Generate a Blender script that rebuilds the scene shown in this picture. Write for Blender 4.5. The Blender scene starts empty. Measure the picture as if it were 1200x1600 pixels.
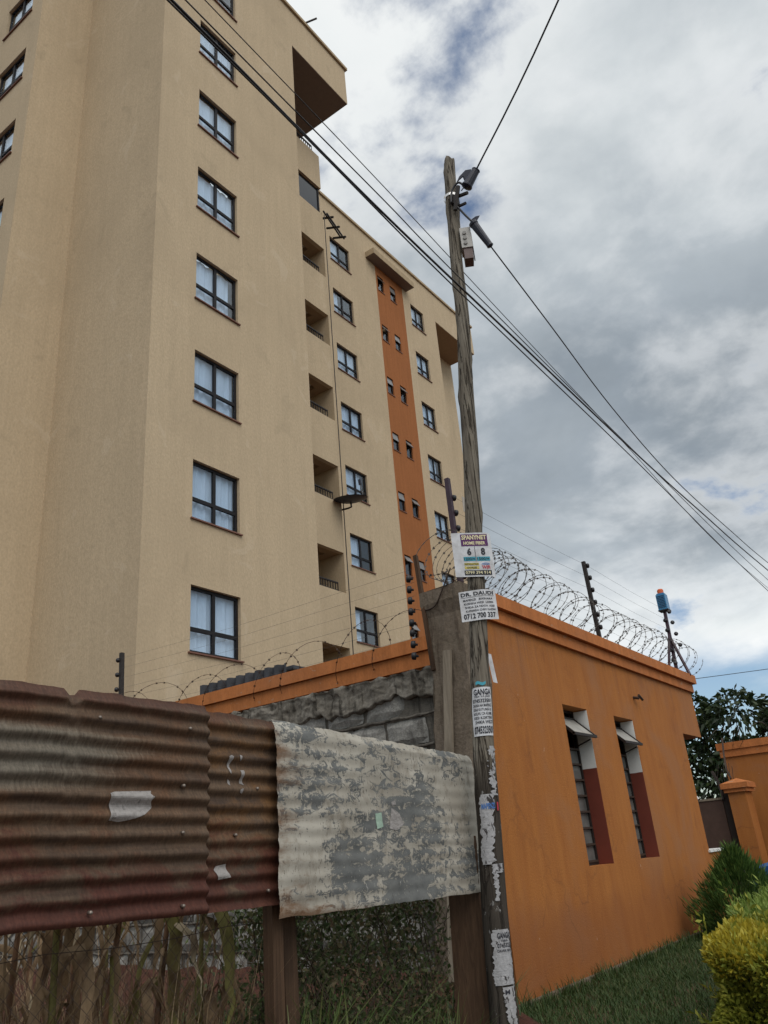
import bpy, math, random
from mathutils import noise as pn
import numpy as np
from mathutils import Matrix, Vector
random.seed(7); rng = np.random.default_rng(7)
sc = bpy.context.scene
COL = sc.collection

# ------------------------------------------------------------------ camera
CAM_Z = 1.2
cam_d = bpy.data.cameras.new('camera'); cam = bpy.data.objects.new('camera', cam_d); COL.objects.link(cam)
cam_d.sensor_fit = 'HORIZONTAL'; cam_d.sensor_width = 36.0; cam_d.lens = 36.0 * 1243 / 1200
cam_d.clip_start = 0.05; cam_d.clip_end = 5000
cam.matrix_world = Matrix(((0.80137655, 0.29844704, 0.51838692, 0.0),
                           (0.59266867, -0.27900623, -0.75557883, 0.0),
                           (-0.08086708, 0.91273484, -0.40046926, CAM_Z),
                           (0, 0, 0, 1)))
sc.camera = cam
sc.render.resolution_x = 768; sc.render.resolution_y = 1024

# ------------------------------------------------------------------ world, sun, exposure
SUN_EL, SUN_AZ = 52.0, math.degrees(math.atan2(0.88, -0.47))   # azimuth measured from +Y towards +X
world = bpy.data.worlds.new('World'); sc.world = world; world.use_nodes = True
def node(nt, kind, **kw):
    n = nt.nodes.new(kind)
    for k, v in kw.items():
        if k.startswith('i_'):
            n.inputs[k[2:].replace('_', ' ')].default_value = v
        else:
            setattr(n, k, v)
    return n
def math_(nt, op, a, b=None, clamp=False):
    n = nt.nodes.new('ShaderNodeMath'); n.operation = op; n.use_clamp = clamp
    for i, v in enumerate((a, b)):
        if v is None: continue
        if isinstance(v, (int, float)): n.inputs[i].default_value = v
        else: nt.links.new(v, n.inputs[i])
    return n.outputs[0]
def ramp(nt, fac, stops, interp='LINEAR'):
    n = nt.nodes.new('ShaderNodeValToRGB'); n.color_ramp.interpolation = interp
    el = n.color_ramp.elements
    while len(el) < len(stops): el.new(0.5)
    for e, (p, c) in zip(el, stops):
        e.position = p
        e.color = (c, c, c, 1) if isinstance(c, (int, float)) else (*c, 1)
    nt.links.new(fac, n.inputs[0])
    return n.outputs[0]
def mixc(nt, fac, a, b, mode='MIX'):
    n = nt.nodes.new('ShaderNodeMix'); n.data_type = 'RGBA'; n.blend_type = mode
    for s, v in ((n.inputs[0], fac), (n.inputs[6], a), (n.inputs[7], b)):
        if isinstance(v, (int, float)): s.default_value = v
        elif isinstance(v, tuple): s.default_value = (*v, 1)
        else: nt.links.new(v, s)
    return n.outputs[2]
SKY_OFF = (37.37, 35.53)
def build_world():
    nt = world.node_tree; nt.nodes.clear(); L = nt.links.new
    tc = node(nt, 'ShaderNodeTexCoord')
    sky = node(nt, 'ShaderNodeTexSky', sky_type='NISHITA', sun_disc=False,
               sun_elevation=math.radians(SUN_EL), sun_rotation=math.radians(SUN_AZ))
    sky.dust_density = 1.0
    sep = node(nt, 'ShaderNodeSeparateXYZ'); L(tc.outputs['Generated'], sep.inputs[0])
    elev = sep.outputs[2]
    zc = math_(nt, 'MAXIMUM', elev, 0.0)
    den = math_(nt, 'ADD', zc, 0.30)
    cx = math_(nt, 'DIVIDE', sep.outputs[0], den); cy = math_(nt, 'DIVIDE', sep.outputs[1], den)
    comb = node(nt, 'ShaderNodeCombineXYZ'); L(cx, comb.inputs[0]); L(cy, comb.inputs[1])
    def fbm(scale, detail, rough, off, dist=0.0):
        mp = node(nt, 'ShaderNodeMapping'); mp.inputs[1].default_value = (off[0] + SKY_OFF[0], off[1] + SKY_OFF[1], off[2])
        L(comb.outputs[0], mp.inputs[0])
        n = node(nt, 'ShaderNodeTexNoise', i_Scale=scale, i_Detail=detail, i_Roughness=rough, i_Distortion=dist)
        L(mp.outputs[0], n.inputs['Vector']); return n.outputs[0]
    big = fbm(1.3, 3, 0.5, (3.1, 1.7, 0.0))
    mid = fbm(3.2, 8, 0.55, (7.4, 2.2, 5.0), 0.15)
    fine = fbm(8.0, 8, 0.6, (1.4, 8.2, 2.0), 0.2)
    S = lambda *t: (math_(nt, 'ADD', t[0], S(*t[1:])) if len(t) > 1 else t[0])
    W_ = lambda n, w: math_(nt, 'MULTIPLY', math_(nt, 'SUBTRACT', n, .5), w)
    # cover: a nearly closed deck with a few holes, opening towards the horizon
    low = ramp(nt, math_(nt, 'ADD', elev, W_(mid, .16)), [(0.13, 0.0), (0.215, 1.0)], 'EASE')
    dens = S(W_(big, .9), W_(mid, .8), W_(fine, .35), .26)
    hole = ramp(nt, dens, [(.0, 0.0), (.14, 1.0)], 'EASE')
    cover = math_(nt, 'MULTIPLY', math_(nt, 'MULTIPLY', low, hole), math_(nt, 'ADD', .92, W_(fine, .2)), True)
    # thickness: the deck is thick and grey at middle heights, thin and white overhead and along its far rim
    prof = ramp(nt, elev, [(.16, .20), (.25, .38), (.33, .78), (.50, .70), (.63, .34), (.85, .25), (1., .36)], 'EASE')
    th = S(prof, W_(fbm(1.1, 2, .5, (0.35, 5.1, 9.0)), .85), W_(fbm(2.9, 7, .52, (4.0, 4.4, 3.0), .2), .78), W_(fine, .16))
    cloud = ramp(nt, th, [(.16, (1.0, 1.0, .97)), (.36, (.80, .835, .835)), (.58, (.45, .495, .525)), (.85, (.27, .31, .345))], 'LINEAR')
    rim = ramp(nt, dens, [(.08, 1.0), (.30, 0.0)], 'EASE')
    cloud = mixc(nt, math_(nt, 'MULTIPLY', rim, .5), cloud, (.92, .93, .92))
    skyb = mixc(nt, 1.0, sky.outputs[0], (0.108, 0.113, 0.116), 'MULTIPLY')
    col = mixc(nt, cover, skyb, cloud)
    bg = node(nt, 'ShaderNodeBackground', i_Strength=1.0); L(col, bg.inputs[0])
    out = node(nt, 'ShaderNodeOutputWorld'); L(bg.outputs[0], out.inputs[0])
build_world()
sun_d = bpy.data.lights.new('sun', 'SUN'); sun_d.energy = 1.5; sun_d.angle = math.radians(55); sun_d.color = (1.0, 0.95, 0.88)
sun = bpy.data.objects.new('sun', sun_d); COL.objects.link(sun)
_el, _az = math.radians(SUN_EL), math.radians(SUN_AZ)
sun_dir = Vector((math.sin(_az) * math.cos(_el), math.cos(_az) * math.cos(_el), math.sin(_el)))
sun.rotation_euler = (-sun_dir).to_track_quat('-Z', 'Y').to_euler(); sun.location = (6, -6, 20)
sc.view_settings.view_transform = 'Standard'; sc.view_settings.look = 'None'
sc.view_settings.exposure = 0.1; sc.view_settings.gamma = 1.0

# ------------------------------------------------------------------ mesh helpers
class MB:
    """collects shapes, build() links them as ONE mesh object"""
    def __init__(s): s.v = []; s.f = []
    def add(s, vs, fs):
        n = len(s.v); s.v += [tuple(p) for p in vs]; s.f += [tuple(i + n for i in f) for f in fs]; return s
    def box(s, a, b):
        x0, y0, z0 = a; x1, y1, z1 = b
        x0, x1 = min(x0, x1), max(x0, x1); y0, y1 = min(y0, y1), max(y0, y1); z0, z1 = min(z0, z1), max(z0, z1)
        return s.add([(x0,y0,z0),(x1,y0,z0),(x1,y1,z0),(x0,y1,z0),(x0,y0,z1),(x1,y0,z1),(x1,y1,z1),(x0,y1,z1)],
                     [(3,2,1,0),(4,5,6,7),(0,1,5,4),(1,2,6,5),(2,3,7,6),(3,0,4,7)])
    def bar(s, p, q, w, h=None, up=(0,0,1)):
        """rectangular bar from p to q"""
        h = h or w; p = Vector(p); q = Vector(q); d = (q - p).normalized(); u = Vector(up)
        if abs(d.dot(u)) > .98: u = Vector((1,0,0))
        a = d.cross(u).normalized() * w * .5; b = a.cross(d).normalized() * h * .5
        vs = [o + i * a + j * b for o in (p, q) for i, j in ((-1,-1),(1,-1),(1,1),(-1,1))]
        return s.add(vs, [(3,2,1,0),(4,5,6,7),(0,1,5,4),(1,2,6,5),(2,3,7,6),(3,0,4,7)])
    def tube(s, pts, r, n=8, cap=True):
        pts = [Vector(p) for p in pts]; m = len(pts)
        rs = r if isinstance(r, (list, tuple)) else [r] * m
        base = len(s.v); prev = None
        for i, p in enumerate(pts):
            d = (pts[min(i+1, m-1)] - pts[max(i-1, 0)]).normalized()
            if prev is None:
                a = d.orthogonal().normalized()
            else:
                a = (prev - d * prev.dot(d)).normalized()
            prev = a; b = d.cross(a)
            for k in range(n):
                t = 2 * math.pi * k / n
                s.v.append(tuple(p + (a * math.cos(t) + b * math.sin(t)) * rs[i]))
        for i in range(m - 1):
            for k in range(n):
                s.f.append((base + i*n + k, base + i*n + (k+1) % n, base + (i+1)*n + (k+1) % n, base + (i+1)*n + k))
        if cap:
            s.f.append(tuple(base + k for k in reversed(range(n)))); s.f.append(tuple(base + (m-1)*n + k for k in range(n)))
        return s
    def grid(s, fn, nu, nv):
        base = len(s.v)
        for j in range(nv + 1):
            for i in range(nu + 1): s.v.append(tuple(fn(i / nu, j / nv)))
        for j in range(nv):
            for i in range(nu):
                a = base + j * (nu + 1) + i; s.f.append((a, a + 1, a + nu + 2, a + nu + 1))
        return s
    def mesh(s, name, off=(0,0,0), smooth=False):
        me = bpy.data.meshes.new(name)
        o = off
        me.from_pydata([(x - o[0], y - o[1], z - o[2]) for x, y, z in s.v], [], s.f)
        if smooth: me.shade_smooth()
        me.update(); return me
    def build(s, name, m, parent=None, smooth=False):
        off = wloc(parent)
        me = s.mesh(name, off, smooth); return link(name, me, m, parent)
def wloc(o):
    t = Vector((0,0,0))
    while o is not None: t = t + o.location; o = o.parent
    return t
def link(name, me, m=None, parent=None, loc=(0,0,0)):
    o = bpy.data.objects.new(name, me); COL.objects.link(o); o.location = loc
    if m is not None and not me.materials: me.materials.append(m)
    if parent: o.parent = parent
    return o
def tag(o, label=None, cat=None, group=None, kind=None):
    if label: o['label'] = label
    if cat: o['category'] = cat
    if group: o['group'] = group
    if kind: o['kind'] = kind
    return o
def thing(name, loc, label, cat, group=None):
    o = bpy.data.objects.new(name, None); COL.objects.link(o); o.location = loc; o.empty_display_size = .2
    return tag(o, label, cat, group)
def copy_tree(o, parent=None):
    c = o.copy(); COL.objects.link(c); c.parent = parent
    for ch in o.children: copy_tree(ch, c)
    return c
def wall_holes(mb, axis, c, u0, u1, v0, v1, holes, depth, sgn=1):
    """wall sheet on plane axis=c ('x' or 'y'); u runs along the other horizontal axis, v is z; holes get reveals going -sgn*depth"""
    P = (lambda u, v, d=0: (c - sgn * d, u, v)) if axis == 'x' else (lambda u, v, d=0: (u, c - sgn * d, v))
    us = sorted({u0, u1, *[h[0] for h in holes], *[h[1] for h in holes]}); us = [u for u in us if u0 <= u <= u1]
    vs = sorted({v0, v1, *[h[2] for h in holes], *[h[3] for h in holes]}); vs = [v for v in vs if v0 <= v <= v1]
    for a, b in zip(us, us[1:]):
        for d, e in zip(vs, vs[1:]):
            mu, mv = (a + b) / 2, (d + e) / 2
            if any(h[0] < mu < h[1] and h[2] < mv < h[3] for h in holes): continue
            mb.add([P(a, d), P(b, d), P(b, e), P(a, e)], [(0,1,2,3)])
    for h in holes:
        a, b, d, e = h[:4]; d = max(d, v0); e = min(e, v1)
        mb.add([P(a,d), P(b,d), P(b,d,depth), P(a,d,depth)], [(0,1,2,3)])
        mb.add([P(a,e), P(b,e), P(b,e,depth), P(a,e,depth)], [(3,2,1,0)])
        mb.add([P(a,d), P(a,e), P(a,e,depth), P(a,d,depth)], [(0,1,2,3)])
        mb.add([P(b,d), P(b,e), P(b,e,depth), P(b,d,depth)], [(3,2,1,0)])
    return mb

# ------------------------------------------------------------------ materials
def newmat(name):
    m = bpy.data.materials.new(name); m.use_nodes = True; nt = m.node_tree
    b = nt.nodes['Principled BSDF']; return m, nt, b
def wpos(nt, scale=(1,1,1), off=(0,0,0)):
    g = node(nt, 'ShaderNodeNewGeometry'); mp = node(nt, 'ShaderNodeMapping')
    mp.inputs[3].default_value = scale; mp.inputs[1].default_value = off
    nt.links.new(g.outputs['Position'], mp.inputs[0]); return mp.outputs[0]
def noise(nt, vec, scale, detail=6, rough=.55, dist=0):
    n = node(nt, 'ShaderNodeTexNoise', i_Scale=scale, i_Detail=detail, i_Roughness=rough, i_Distortion=dist)
    nt.links.new(vec, n.inputs['Vector']); return n.outputs[0]
def bump(nt, b, h, strength, dist=.01):
    n = node(nt, 'ShaderNodeBump', i_Strength=strength, i_Distance=dist)
    nt.links.new(h, n.inputs['Height']); nt.links.new(n.outputs[0], b.inputs['Normal'])
def plain(name, c, rough=.6, metal=0, var=.18, scale=9, bumps=0, stretch=(1,1,1)):
    m, nt, b = newmat(name)
    v = noise(nt, wpos(nt, stretch), scale, 5)
    f = ramp(nt, v, [(.3, 1 - var), (.7, 1 + var)])
    nt.links.new(mixc(nt, 1, c, f, 'MULTIPLY'), b.inputs['Base Color'])
    b.inputs['Roughness'].default_value = rough; b.inputs['Metallic'].default_value = metal
    if bumps: bump(nt, b, v, bumps)
    return m
def stucco(name, c, stain, stainf=.35, streak=.12, bumps=.5, grain=55):
    m, nt, b = newmat(name)
    p = wpos(nt)
    st = noise(nt, wpos(nt, (3.2, 3.2, .22)), 2.2, 6, .6)
    big = noise(nt, p, .55, 5, .55)
    fine = noise(nt, wpos(nt, (1, 1, .45)), grain, 3, .6)
    col = mixc(nt, 1, c, ramp(nt, st, [(.32, 1 - streak), (.68, 1 + streak)]), 'MULTIPLY')
    col = mixc(nt, 1, col, ramp(nt, fine, [(.3, .90), (.7, 1.08)]), 'MULTIPLY')
    col = mixc(nt, math_(nt, 'MULTIPLY', ramp(nt, big, [(.48, 0.), (.72, 1.)], 'EASE'), stainf), col, stain)
    nt.links.new(col, b.inputs['Base Color']); b.inputs['Roughness'].default_value = .92
    b.inputs['Specular IOR Level'].default_value = .2
    bump(nt, b, fine, bumps, .012)
    return m
M = {}
def m_tan():
    m, nt, b = newmat('tan_render'); p = wpos(nt)
    C_ = lambda lo, hi, n, a, c: ramp(nt, n, [(a, lo), (c, hi)])
    st = noise(nt, wpos(nt, (2.6, 2.6, .16)), 2.0, 7, .62); big = noise(nt, p, .38, 6, .58, .4); fine = noise(nt, wpos(nt, (1, 1, .6)), 22, 4, .65)
    patch = noise(nt, wpos(nt, (1, 1, .8), (3, 1, 7)), .95, 8, .62, .9)
    c = mixc(nt, 1, (.515, .41, .28), C_(.955, 1.045, st, .32, .68), 'MULTIPLY')
    c = mixc(nt, 1, c, C_(.88, 1.10, fine, .3, .7), 'MULTIPLY')
    c = mixc(nt, math_(nt, 'MULTIPLY', C_(0., 1., big, .46, .68), .5), c, (.435, .345, .235))
    c = mixc(nt, math_(nt, 'MULTIPLY', C_(0., 1., patch, .60, .66), .35), c, (.60, .50, .37))
    c = mixc(nt, math_(nt, 'MULTIPLY', C_(1., 0., patch, .33, .40), .30), c, (.36, .29, .20))
    nt.links.new(c, b.inputs['Base Color']); b.inputs['Roughness'].default_value = .94; b.inputs['Specular IOR Level'].default_value = .15
    bump(nt, b, math_(nt, 'ADD', fine, math_(nt, 'MULTIPLY', patch, 1.5)), .55, .012); return m
M['tan'] = m_tan()
M['soffit'] = stucco('soffit_shade_brown', (.215, .17, .15), (.19, .15, .13), .3, .05)  # underside shade painted into the soffit colour
M['beam'] = stucco('brown_beam_soffit_shade', (.36, .255, .165), (.31, .22, .14), .3, .05)  # beam brown; on the far overhang it paints underside shade over tan
M['ventglass'] = plain('grey_vent_glass', (.20, .20, .20), .3)
M['greypane'] = plain('dusty_grey_pane', (.13, .13, .125), .25, 0, .4, 3)
M['ceiling'] = plain('balcony_ceiling_white', (.70, .63, .56), .9, var=.05)
M['coping'] = stucco('tan_coping', (.40, .31, .20), (.28, .22, .15), .4, .1)
M['dkorange'] = stucco('terracotta_render', (.33, .125, .045), (.27, .105, .038), .5, .08, .5, 26)
M['sill'] = plain('red_brown_tile', (.17, .075, .05), .6)
M['frame'] = plain('dark_window_steel', (.012, .011, .013), .6, 0, .1); M['frame'].node_tree.nodes['Principled BSDF'].inputs['Specular IOR Level'].default_value = .25
M['iron'] = plain('black_iron', (.022, .016, .014), .6, 0.2)
M['purple'] = plain('dark_purple_steel', (.045, .022, .035), .5, .2)
M['wire'] = plain('galvanised_wire', (.10, .10, .10), .5, .6)
M['rwire'] = plain('dull_razor_wire', (.085, .075, .068), .55, .5, .35, 20)
M['rust_wire'] = plain('rusty_wire', (.055, .035, .026), .7, .3)
M['cable'] = plain('black_cable', (.012, .012, .016), .5, 0, .1)
M['closure'] = plain('navy_plastic', (.012, .015, .032), .45, 0, .15)
M['meter'] = plain('grey_plastic', (.42, .41, .39), .5, 0, .08)
M['band'] = plain('steel_band', (.55, .55, .55), .3, .8, .1)
M['white'] = plain('white_paint', (.72, .72, .70), .7, 0, .06)
M['darkred'] = plain('dark_red_paint', (.17, .035, .02), .6, 0, .1, 5)
M['siren'] = plain('blue_plastic', (.03, .20, .40), .35, 0, .08)
M['amber'] = plain('orange_lens', (.62, .12, .03), .25, 0, .05)
M['gate'] = plain('brown_gate_steel', (.085, .05, .038), .6, .1, .12)
M['navy'] = plain('dark_ribbed_sheet', (.045, .047, .055), .5, .2, .3, 4)
M['nail'] = plain('steel_nail', (.26, .22, .19), .45, .6)
M['brownwire'] = M['rust_wire']
def m_orange():
    m, nt, b = newmat('orange_render')
    p = wpos(nt)
    st = noise(nt, wpos(nt, (2.5, 2.5, .35)), 2.6, 7, .62)
    blot = noise(nt, p, .9, 7, .6, .6)
    fine = noise(nt, p, 60, 3, .6)
    c = mixc(nt, ramp(nt, st, [(.35, 0.), (.7, 1.)]), (.405, .155, .039), (.335, .119, .030))
    c = mixc(nt, math_(nt, 'MULTIPLY', ramp(nt, blot, [(.46, 0.), (.66, 1.)], 'EASE'), .65), c, (.33, .15, .068))
    spot = noise(nt, wpos(nt, (1, 1, .6), (2.3, 0, 0)), 2.3, 8, .68, .8)
    c = mixc(nt, math_(nt, 'MULTIPLY', ramp(nt, spot, [(.56, 0.), (.70, 1.)], 'EASE'), .5), c, (.24, .085, .028))
    c = mixc(nt, 1, c, ramp(nt, fine, [(.25, .86), (.75, 1.12)]), 'MULTIPLY')
    # splashed red soil along the foot of the wall
    sep = node(nt, 'ShaderNodeSeparateXYZ'); nt.links.new(p, sep.inputs[0])
    foot = math_(nt, 'ADD', sep.outputs[2], math_(nt, 'MULTIPLY', blot, -.9))
    c = mixc(nt, math_(nt, 'MULTIPLY', ramp(nt, foot, [(-.75, 1.), (.40, 0.)], 'EASE'), .40), c, (.23, .075, .026))
    drip = noise(nt, wpos(nt, (7, 7, .35)), 2.2, 6, .65)
    hi = math_(nt, 'MULTIPLY', ramp(nt, sep.outputs[2], [(.5, 0.), (1., 1.)]), 1.)
    dm = math_(nt, 'MULTIPLY', ramp(nt, drip, [(.52, 0.), (.66, 1.)]), ramp(nt, math_(nt, 'SUBTRACT', math_(nt, 'MULTIPLY', sep.outputs[2], .33), math_(nt, 'MULTIPLY', spot, .35)), [(.62, 0.), (.98, 1.)]))
    c = mixc(nt, math_(nt, 'MULTIPLY', dm, .6), c, (.22, .095, .045))
    # hairline cracks and chips
    vo = node(nt, 'ShaderNodeTexVoronoi', feature='DISTANCE_TO_EDGE', i_Scale=.8)
    wv = node(nt, 'ShaderNodeVectorMath', operation='ADD'); nt.links.new(p, wv.inputs[0])
    ns = node(nt, 'ShaderNodeTexNoise', i_Scale=2.2, i_Detail=6); nt.links.new(p, ns.inputs['Vector'])
    sc_ = node(nt, 'ShaderNodeVectorMath', operation='SCALE'); sc_.inputs[3].default_value = .8
    nt.links.new(ns.outputs['Color'], sc_.inputs[0]); nt.links.new(sc_.outputs[0], wv.inputs[1])
    nt.links.new(wv.outputs[0], vo.inputs['Vector'])
    crack = math_(nt, 'MULTIPLY', ramp(nt, vo.outputs[0], [(.0, 1.), (.016, 0.)]), ramp(nt, noise(nt, p, 1.1, 2), [(.48, 0.), (.60, 1.)]))
    c = mixc(nt, math_(nt, 'MULTIPLY', crack, .42), c, (.15, .06, .028))
    chip = ramp(nt, noise(nt, wpos(nt, (1,1,1), (4.2, 1.3, 0)), 7.5, 5, .6), [(.715, 0.), (.735, 1.)])
    c = mixc(nt, math_(nt, 'MULTIPLY', chip, .7), c, (.5, .34, .24))
    nt.links.new(c, b.inputs['Base Color']); b.inputs['Roughness'].default_value = .85; b.inputs['Specular IOR Level'].default_value = .25
    bump(nt, b, math_(nt, 'ADD', fine, math_(nt, 'MULTIPLY', blot, 2.)), .35, .012)
    return m
M['orange'] = m_orange()
def _trim():
    m = stucco('orange_trim_paint', (.46, .165, .055), (.36, .15, .075), .7, .14, .35, 40); nt = m.node_tree; b = nt.nodes['Principled BSDF']
    col = b.inputs['Base Color'].links[0].from_socket
    w = ramp(nt, noise(nt, wpos(nt, (1, .7, 2.4)), 5.5, 9, .7, .4), [(.615, 0.), (.64, .7)])
    nt.links.new(mixc(nt, w, col, (.40, .26, .18)), b.inputs['Base Color']); return m
M['orange_trim_old'] = stucco('orange_trim_paint', (.50, .17, .055), (.40, .16, .075), .6, .12, .35, 40)
M['orange_trim'] = _trim()
def m_concrete(name, c1, c2, c3):
    m, nt, b = newmat(name); p = wpos(nt)
    a = noise(nt, p, 3.5, 8, .65); s = noise(nt, wpos(nt, (5, 5, .7)), 3, 6, .6); f = noise(nt, p, 38, 5, .65)
    c = mixc(nt, ramp(nt, a, [(.35, 0.), (.65, 1.)]), c1, c2)
    c = mixc(nt, ramp(nt, s, [(.52, 0.), (.66, .85)]), c, c3)
    c = mixc(nt, 1, c, ramp(nt, f, [(.25, .7), (.75, 1.25)]), 'MULTIPLY')
    nt.links.new(c, b.inputs['Base Color']); b.inputs['Roughness'].default_value = .95; b.inputs['Specular IOR Level'].default_value = .2
    bump(nt, b, math_(nt, 'ADD', a, math_(nt, 'MULTIPLY', f, .5)), .7, .02)
    return m
M['pillar'] = m_concrete('weathered_concrete', (.15, .12, .09), (.20, .16, .125), (.085, .062, .045))
M['stone'] = m_concrete('grey_quarry_stone', (.27, .26, .24), (.19, .18, .165), (.10, .095, .085))
def m_stone():
    m, nt, b = newmat('grey_quarry_stone'); p = wpos(nt)
    oi = node(nt, 'ShaderNodeObjectInfo'); a = noise(nt, p, 7, 7, .65); f = noise(nt, p, 45, 6, .7); dk = noise(nt, wpos(nt, (3, 3, .8)), 3, 6, .6)
    c = ramp(nt, oi.outputs['Random'], [(0, (.17, .16, .145)), (.5, (.25, .24, .22)), (1, (.33, .32, .30))])
    c = mixc(nt, 1, c, ramp(nt, a, [(.3, .7), (.7, 1.25)]), 'MULTIPLY'); c = mixc(nt, 1, c, ramp(nt, f, [(.3, .7), (.7, 1.25)]), 'MULTIPLY')
    c = mixc(nt, ramp(nt, dk, [(.54, 0.), (.68, .7)]), c, (.06, .055, .05))
    nt.links.new(c, b.inputs['Base Color']); b.inputs['Roughness'].default_value = .95; bump(nt, b, math_(nt, 'ADD', a, f), .8, .015); return m
M['stone'] = m_stone()
M['mortar'] = m_concrete('dirty_mortar', (.10, .09, .078), (.15, .135, .115), (.045, .04, .034))
M['capping'] = m_concrete('mossy_wall_render', (.13, .115, .095), (.235, .215, .185), (.035, .03, .024))
def m_wood(name, c1, c2, dark, ring=1.):
    m, nt, b = newmat(name)
    g = noise(nt, wpos(nt, (28, 28, .9)), 1.6, 7, .62, .6); k = noise(nt, wpos(nt, (1, 1, .5)), 3.2, 4, .5)
    c = mixc(nt, ramp(nt, g, [(.36, 0.), (.66, 1.)]), c1, c2)
    c = mixc(nt, ramp(nt, g, [(.28, .9), (.38, 0.)]), c, dark)
    c = mixc(nt, ramp(nt, k, [(.56, 0.), (.74, .75)]), c, dark)
    nt.links.new(c, b.inputs['Base Color']); b.inputs['Roughness'].default_value = .9; b.inputs['Specular IOR Level'].default_value = .2
    bump(nt, b, g, .8, .012)
    return m
M['pole'] = m_wood('grey_weathered_pole', (.23, .185, .135), (.15, .12, .09), (.05, .038, .028))
M['plank'] = m_wood('pale_grey_plank', (.30, .255, .20), (.20, .165, .125), (.08, .062, .045))
M['slab'] = m_wood('brown_timber_slab', (.105, .062, .038), (.055, .033, .021), (.022, .014, .010))
def m_polebase():
    # lower pole: same wood, blackened by layers of old paste and torn paper
    m, nt, b = newmat('pasted_pole_wood'); p = wpos(nt)
    g = noise(nt, wpos(nt, (26, 26, .8)), 1.6, 8, .66, .5)
    c = mixc(nt, ramp(nt, g, [(.33, 0.), (.66, 1.)]), (.235, .21, .17), (.115, .098, .078))
    cr = noise(nt, wpos(nt, (17, 17, .30)), 1.3, 4, .55, .3)
    crack = ramp(nt, math_(nt, 'ABSOLUTE', math_(nt, 'SUBTRACT', cr, .5)), [(.008, 1.), (.026, 0.)])
    c = mixc(nt, math_(nt, 'MULTIPLY', crack, .85), c, (.028, .021, .015))
    k = noise(nt, wpos(nt, (1, 1, .5)), 3.2, 4, .5)
    c = mixc(nt, ramp(nt, k, [(.56, 0.), (.74, .75)]), c, (.05, .038, .028))
    sep = node(nt, 'ShaderNodeSeparateXYZ'); nt.links.new(p, sep.inputs[0])
    lo = ramp(nt, math_(nt, 'ADD', math_(nt, 'MULTIPLY', sep.outputs[2], .5), math_(nt, 'MULTIPLY', k, .2)), [(.90, 1.), (1.02, 0.)])
    c = mixc(nt, math_(nt, 'MULTIPLY', lo, .85), c, (.04, .033, .028))
    sc2 = ramp(nt, noise(nt, wpos(nt, (1, 1, .45)), 22, 6, .7), [(.61, 0.), (.63, 1.)])
    c = mixc(nt, math_(nt, 'MULTIPLY', math_(nt, 'MULTIPLY', sc2, lo), .9), c, (.30, .295, .29))
    nt.links.new(c, b.inputs['Base Color']); b.inputs['Roughness'].default_value = .9; b.inputs['Specular IOR Level'].default_value = .2
    bump(nt, b, math_(nt, 'SUBTRACT', g, crack), .9, .014); return m
M['pole'] = m_polebase()
def m_rust(name, off, warm):
    m, nt, b = newmat(name); p = wpos(nt)
    sep = node(nt, 'ShaderNodeSeparateXYZ'); nt.links.new(p, sep.inputs[0]); z = sep.outputs[2]; y = sep.outputs[1]
    S = lambda *t: (math_(nt, 'ADD', t[0], S(*t[1:])) if len(t) > 1 else t[0])
    C_ = lambda n, w: math_(nt, 'MULTIPLY', math_(nt, 'SUBTRACT', n, .5), w)
    band = noise(nt, wpos(nt, (1, .5, 13), (0, off, off)), 1.5, 7, .65)
    blot = noise(nt, wpos(nt, (1, 1, 1.7), (0, off, 0)), 3.4, 9, .68, .5)
    drip = noise(nt, wpos(nt, (1, 6.5, .55), (0, off, 0)), 13, 6, .7)
    fine = noise(nt, wpos(nt, (1, 1.5, 1)), 70, 5, .7)
    c = mixc(nt, ramp(nt, band, [(.36, 0.), (.64, 1.)]), (.055, .034, .023), (.125, .082, .052))
    c = mixc(nt, ramp(nt, blot, [(.45, 0.), (.62, .8)]), c, (.105 * warm, .052 * warm, .026))
    gz = math_(nt, 'SUBTRACT', 1., math_(nt, 'MULTIPLY', math_(nt, 'ABSOLUTE', math_(nt, 'SUBTRACT', z, 1.66)), 5.5))
    gy = math_(nt, 'MULTIPLY', math_(nt, 'SUBTRACT', 2.4, y), 1.1, True)
    gal = ramp(nt, S(math_(nt, 'MULTIPLY', math_(nt, 'MAXIMUM', gz, 0.), gy), C_(band, 1.0), C_(drip, .35)), [(.22, 0.), (.55, 1.)])
    c = mixc(nt, math_(nt, 'MULTIPLY', gal, .7), c, (.15, .138, .112))
    red = S(math_(nt, 'MULTIPLY', math_(nt, 'SUBTRACT', 1.33, z), 2.8), C_(blot, 3.2), C_(band, 1.2))
    c = mixc(nt, math_(nt, 'MULTIPLY', ramp(nt, red, [(-.05, 0.), (.45, 1.)]), .82), c, (.066, .018, .013))
    top = S(math_(nt, 'MULTIPLY', math_(nt, 'SUBTRACT', z, 1.84), 9.), C_(blot, 4.))
    c = mixc(nt, math_(nt, 'MULTIPLY', ramp(nt, top, [(.0, 0.), (.6, 1.)]), .65), c, (.062, .024, .017))
    c = mixc(nt, 1, c, ramp(nt, drip, [(.32, .76), (.68, 1.25)]), 'MULTIPLY')
    c = mixc(nt, 1, c, ramp(nt, fine, [(.3, .72), (.7, 1.28)]), 'MULTIPLY')
    nt.links.new(c, b.inputs['Base Color']); b.inputs['Roughness'].default_value = .7; b.inputs['Metallic'].default_value = .05
    b.inputs['Specular IOR Level'].default_value = .3
    bump(nt, b, S(fine, blot, drip), .3, .004)
    return m
M['rust2'] = m_rust('rusty_brown_iron', 3.7, 1.35)
M['rust'] = m_rust('rusty_corrugated_iron', 0., 1.)
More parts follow.
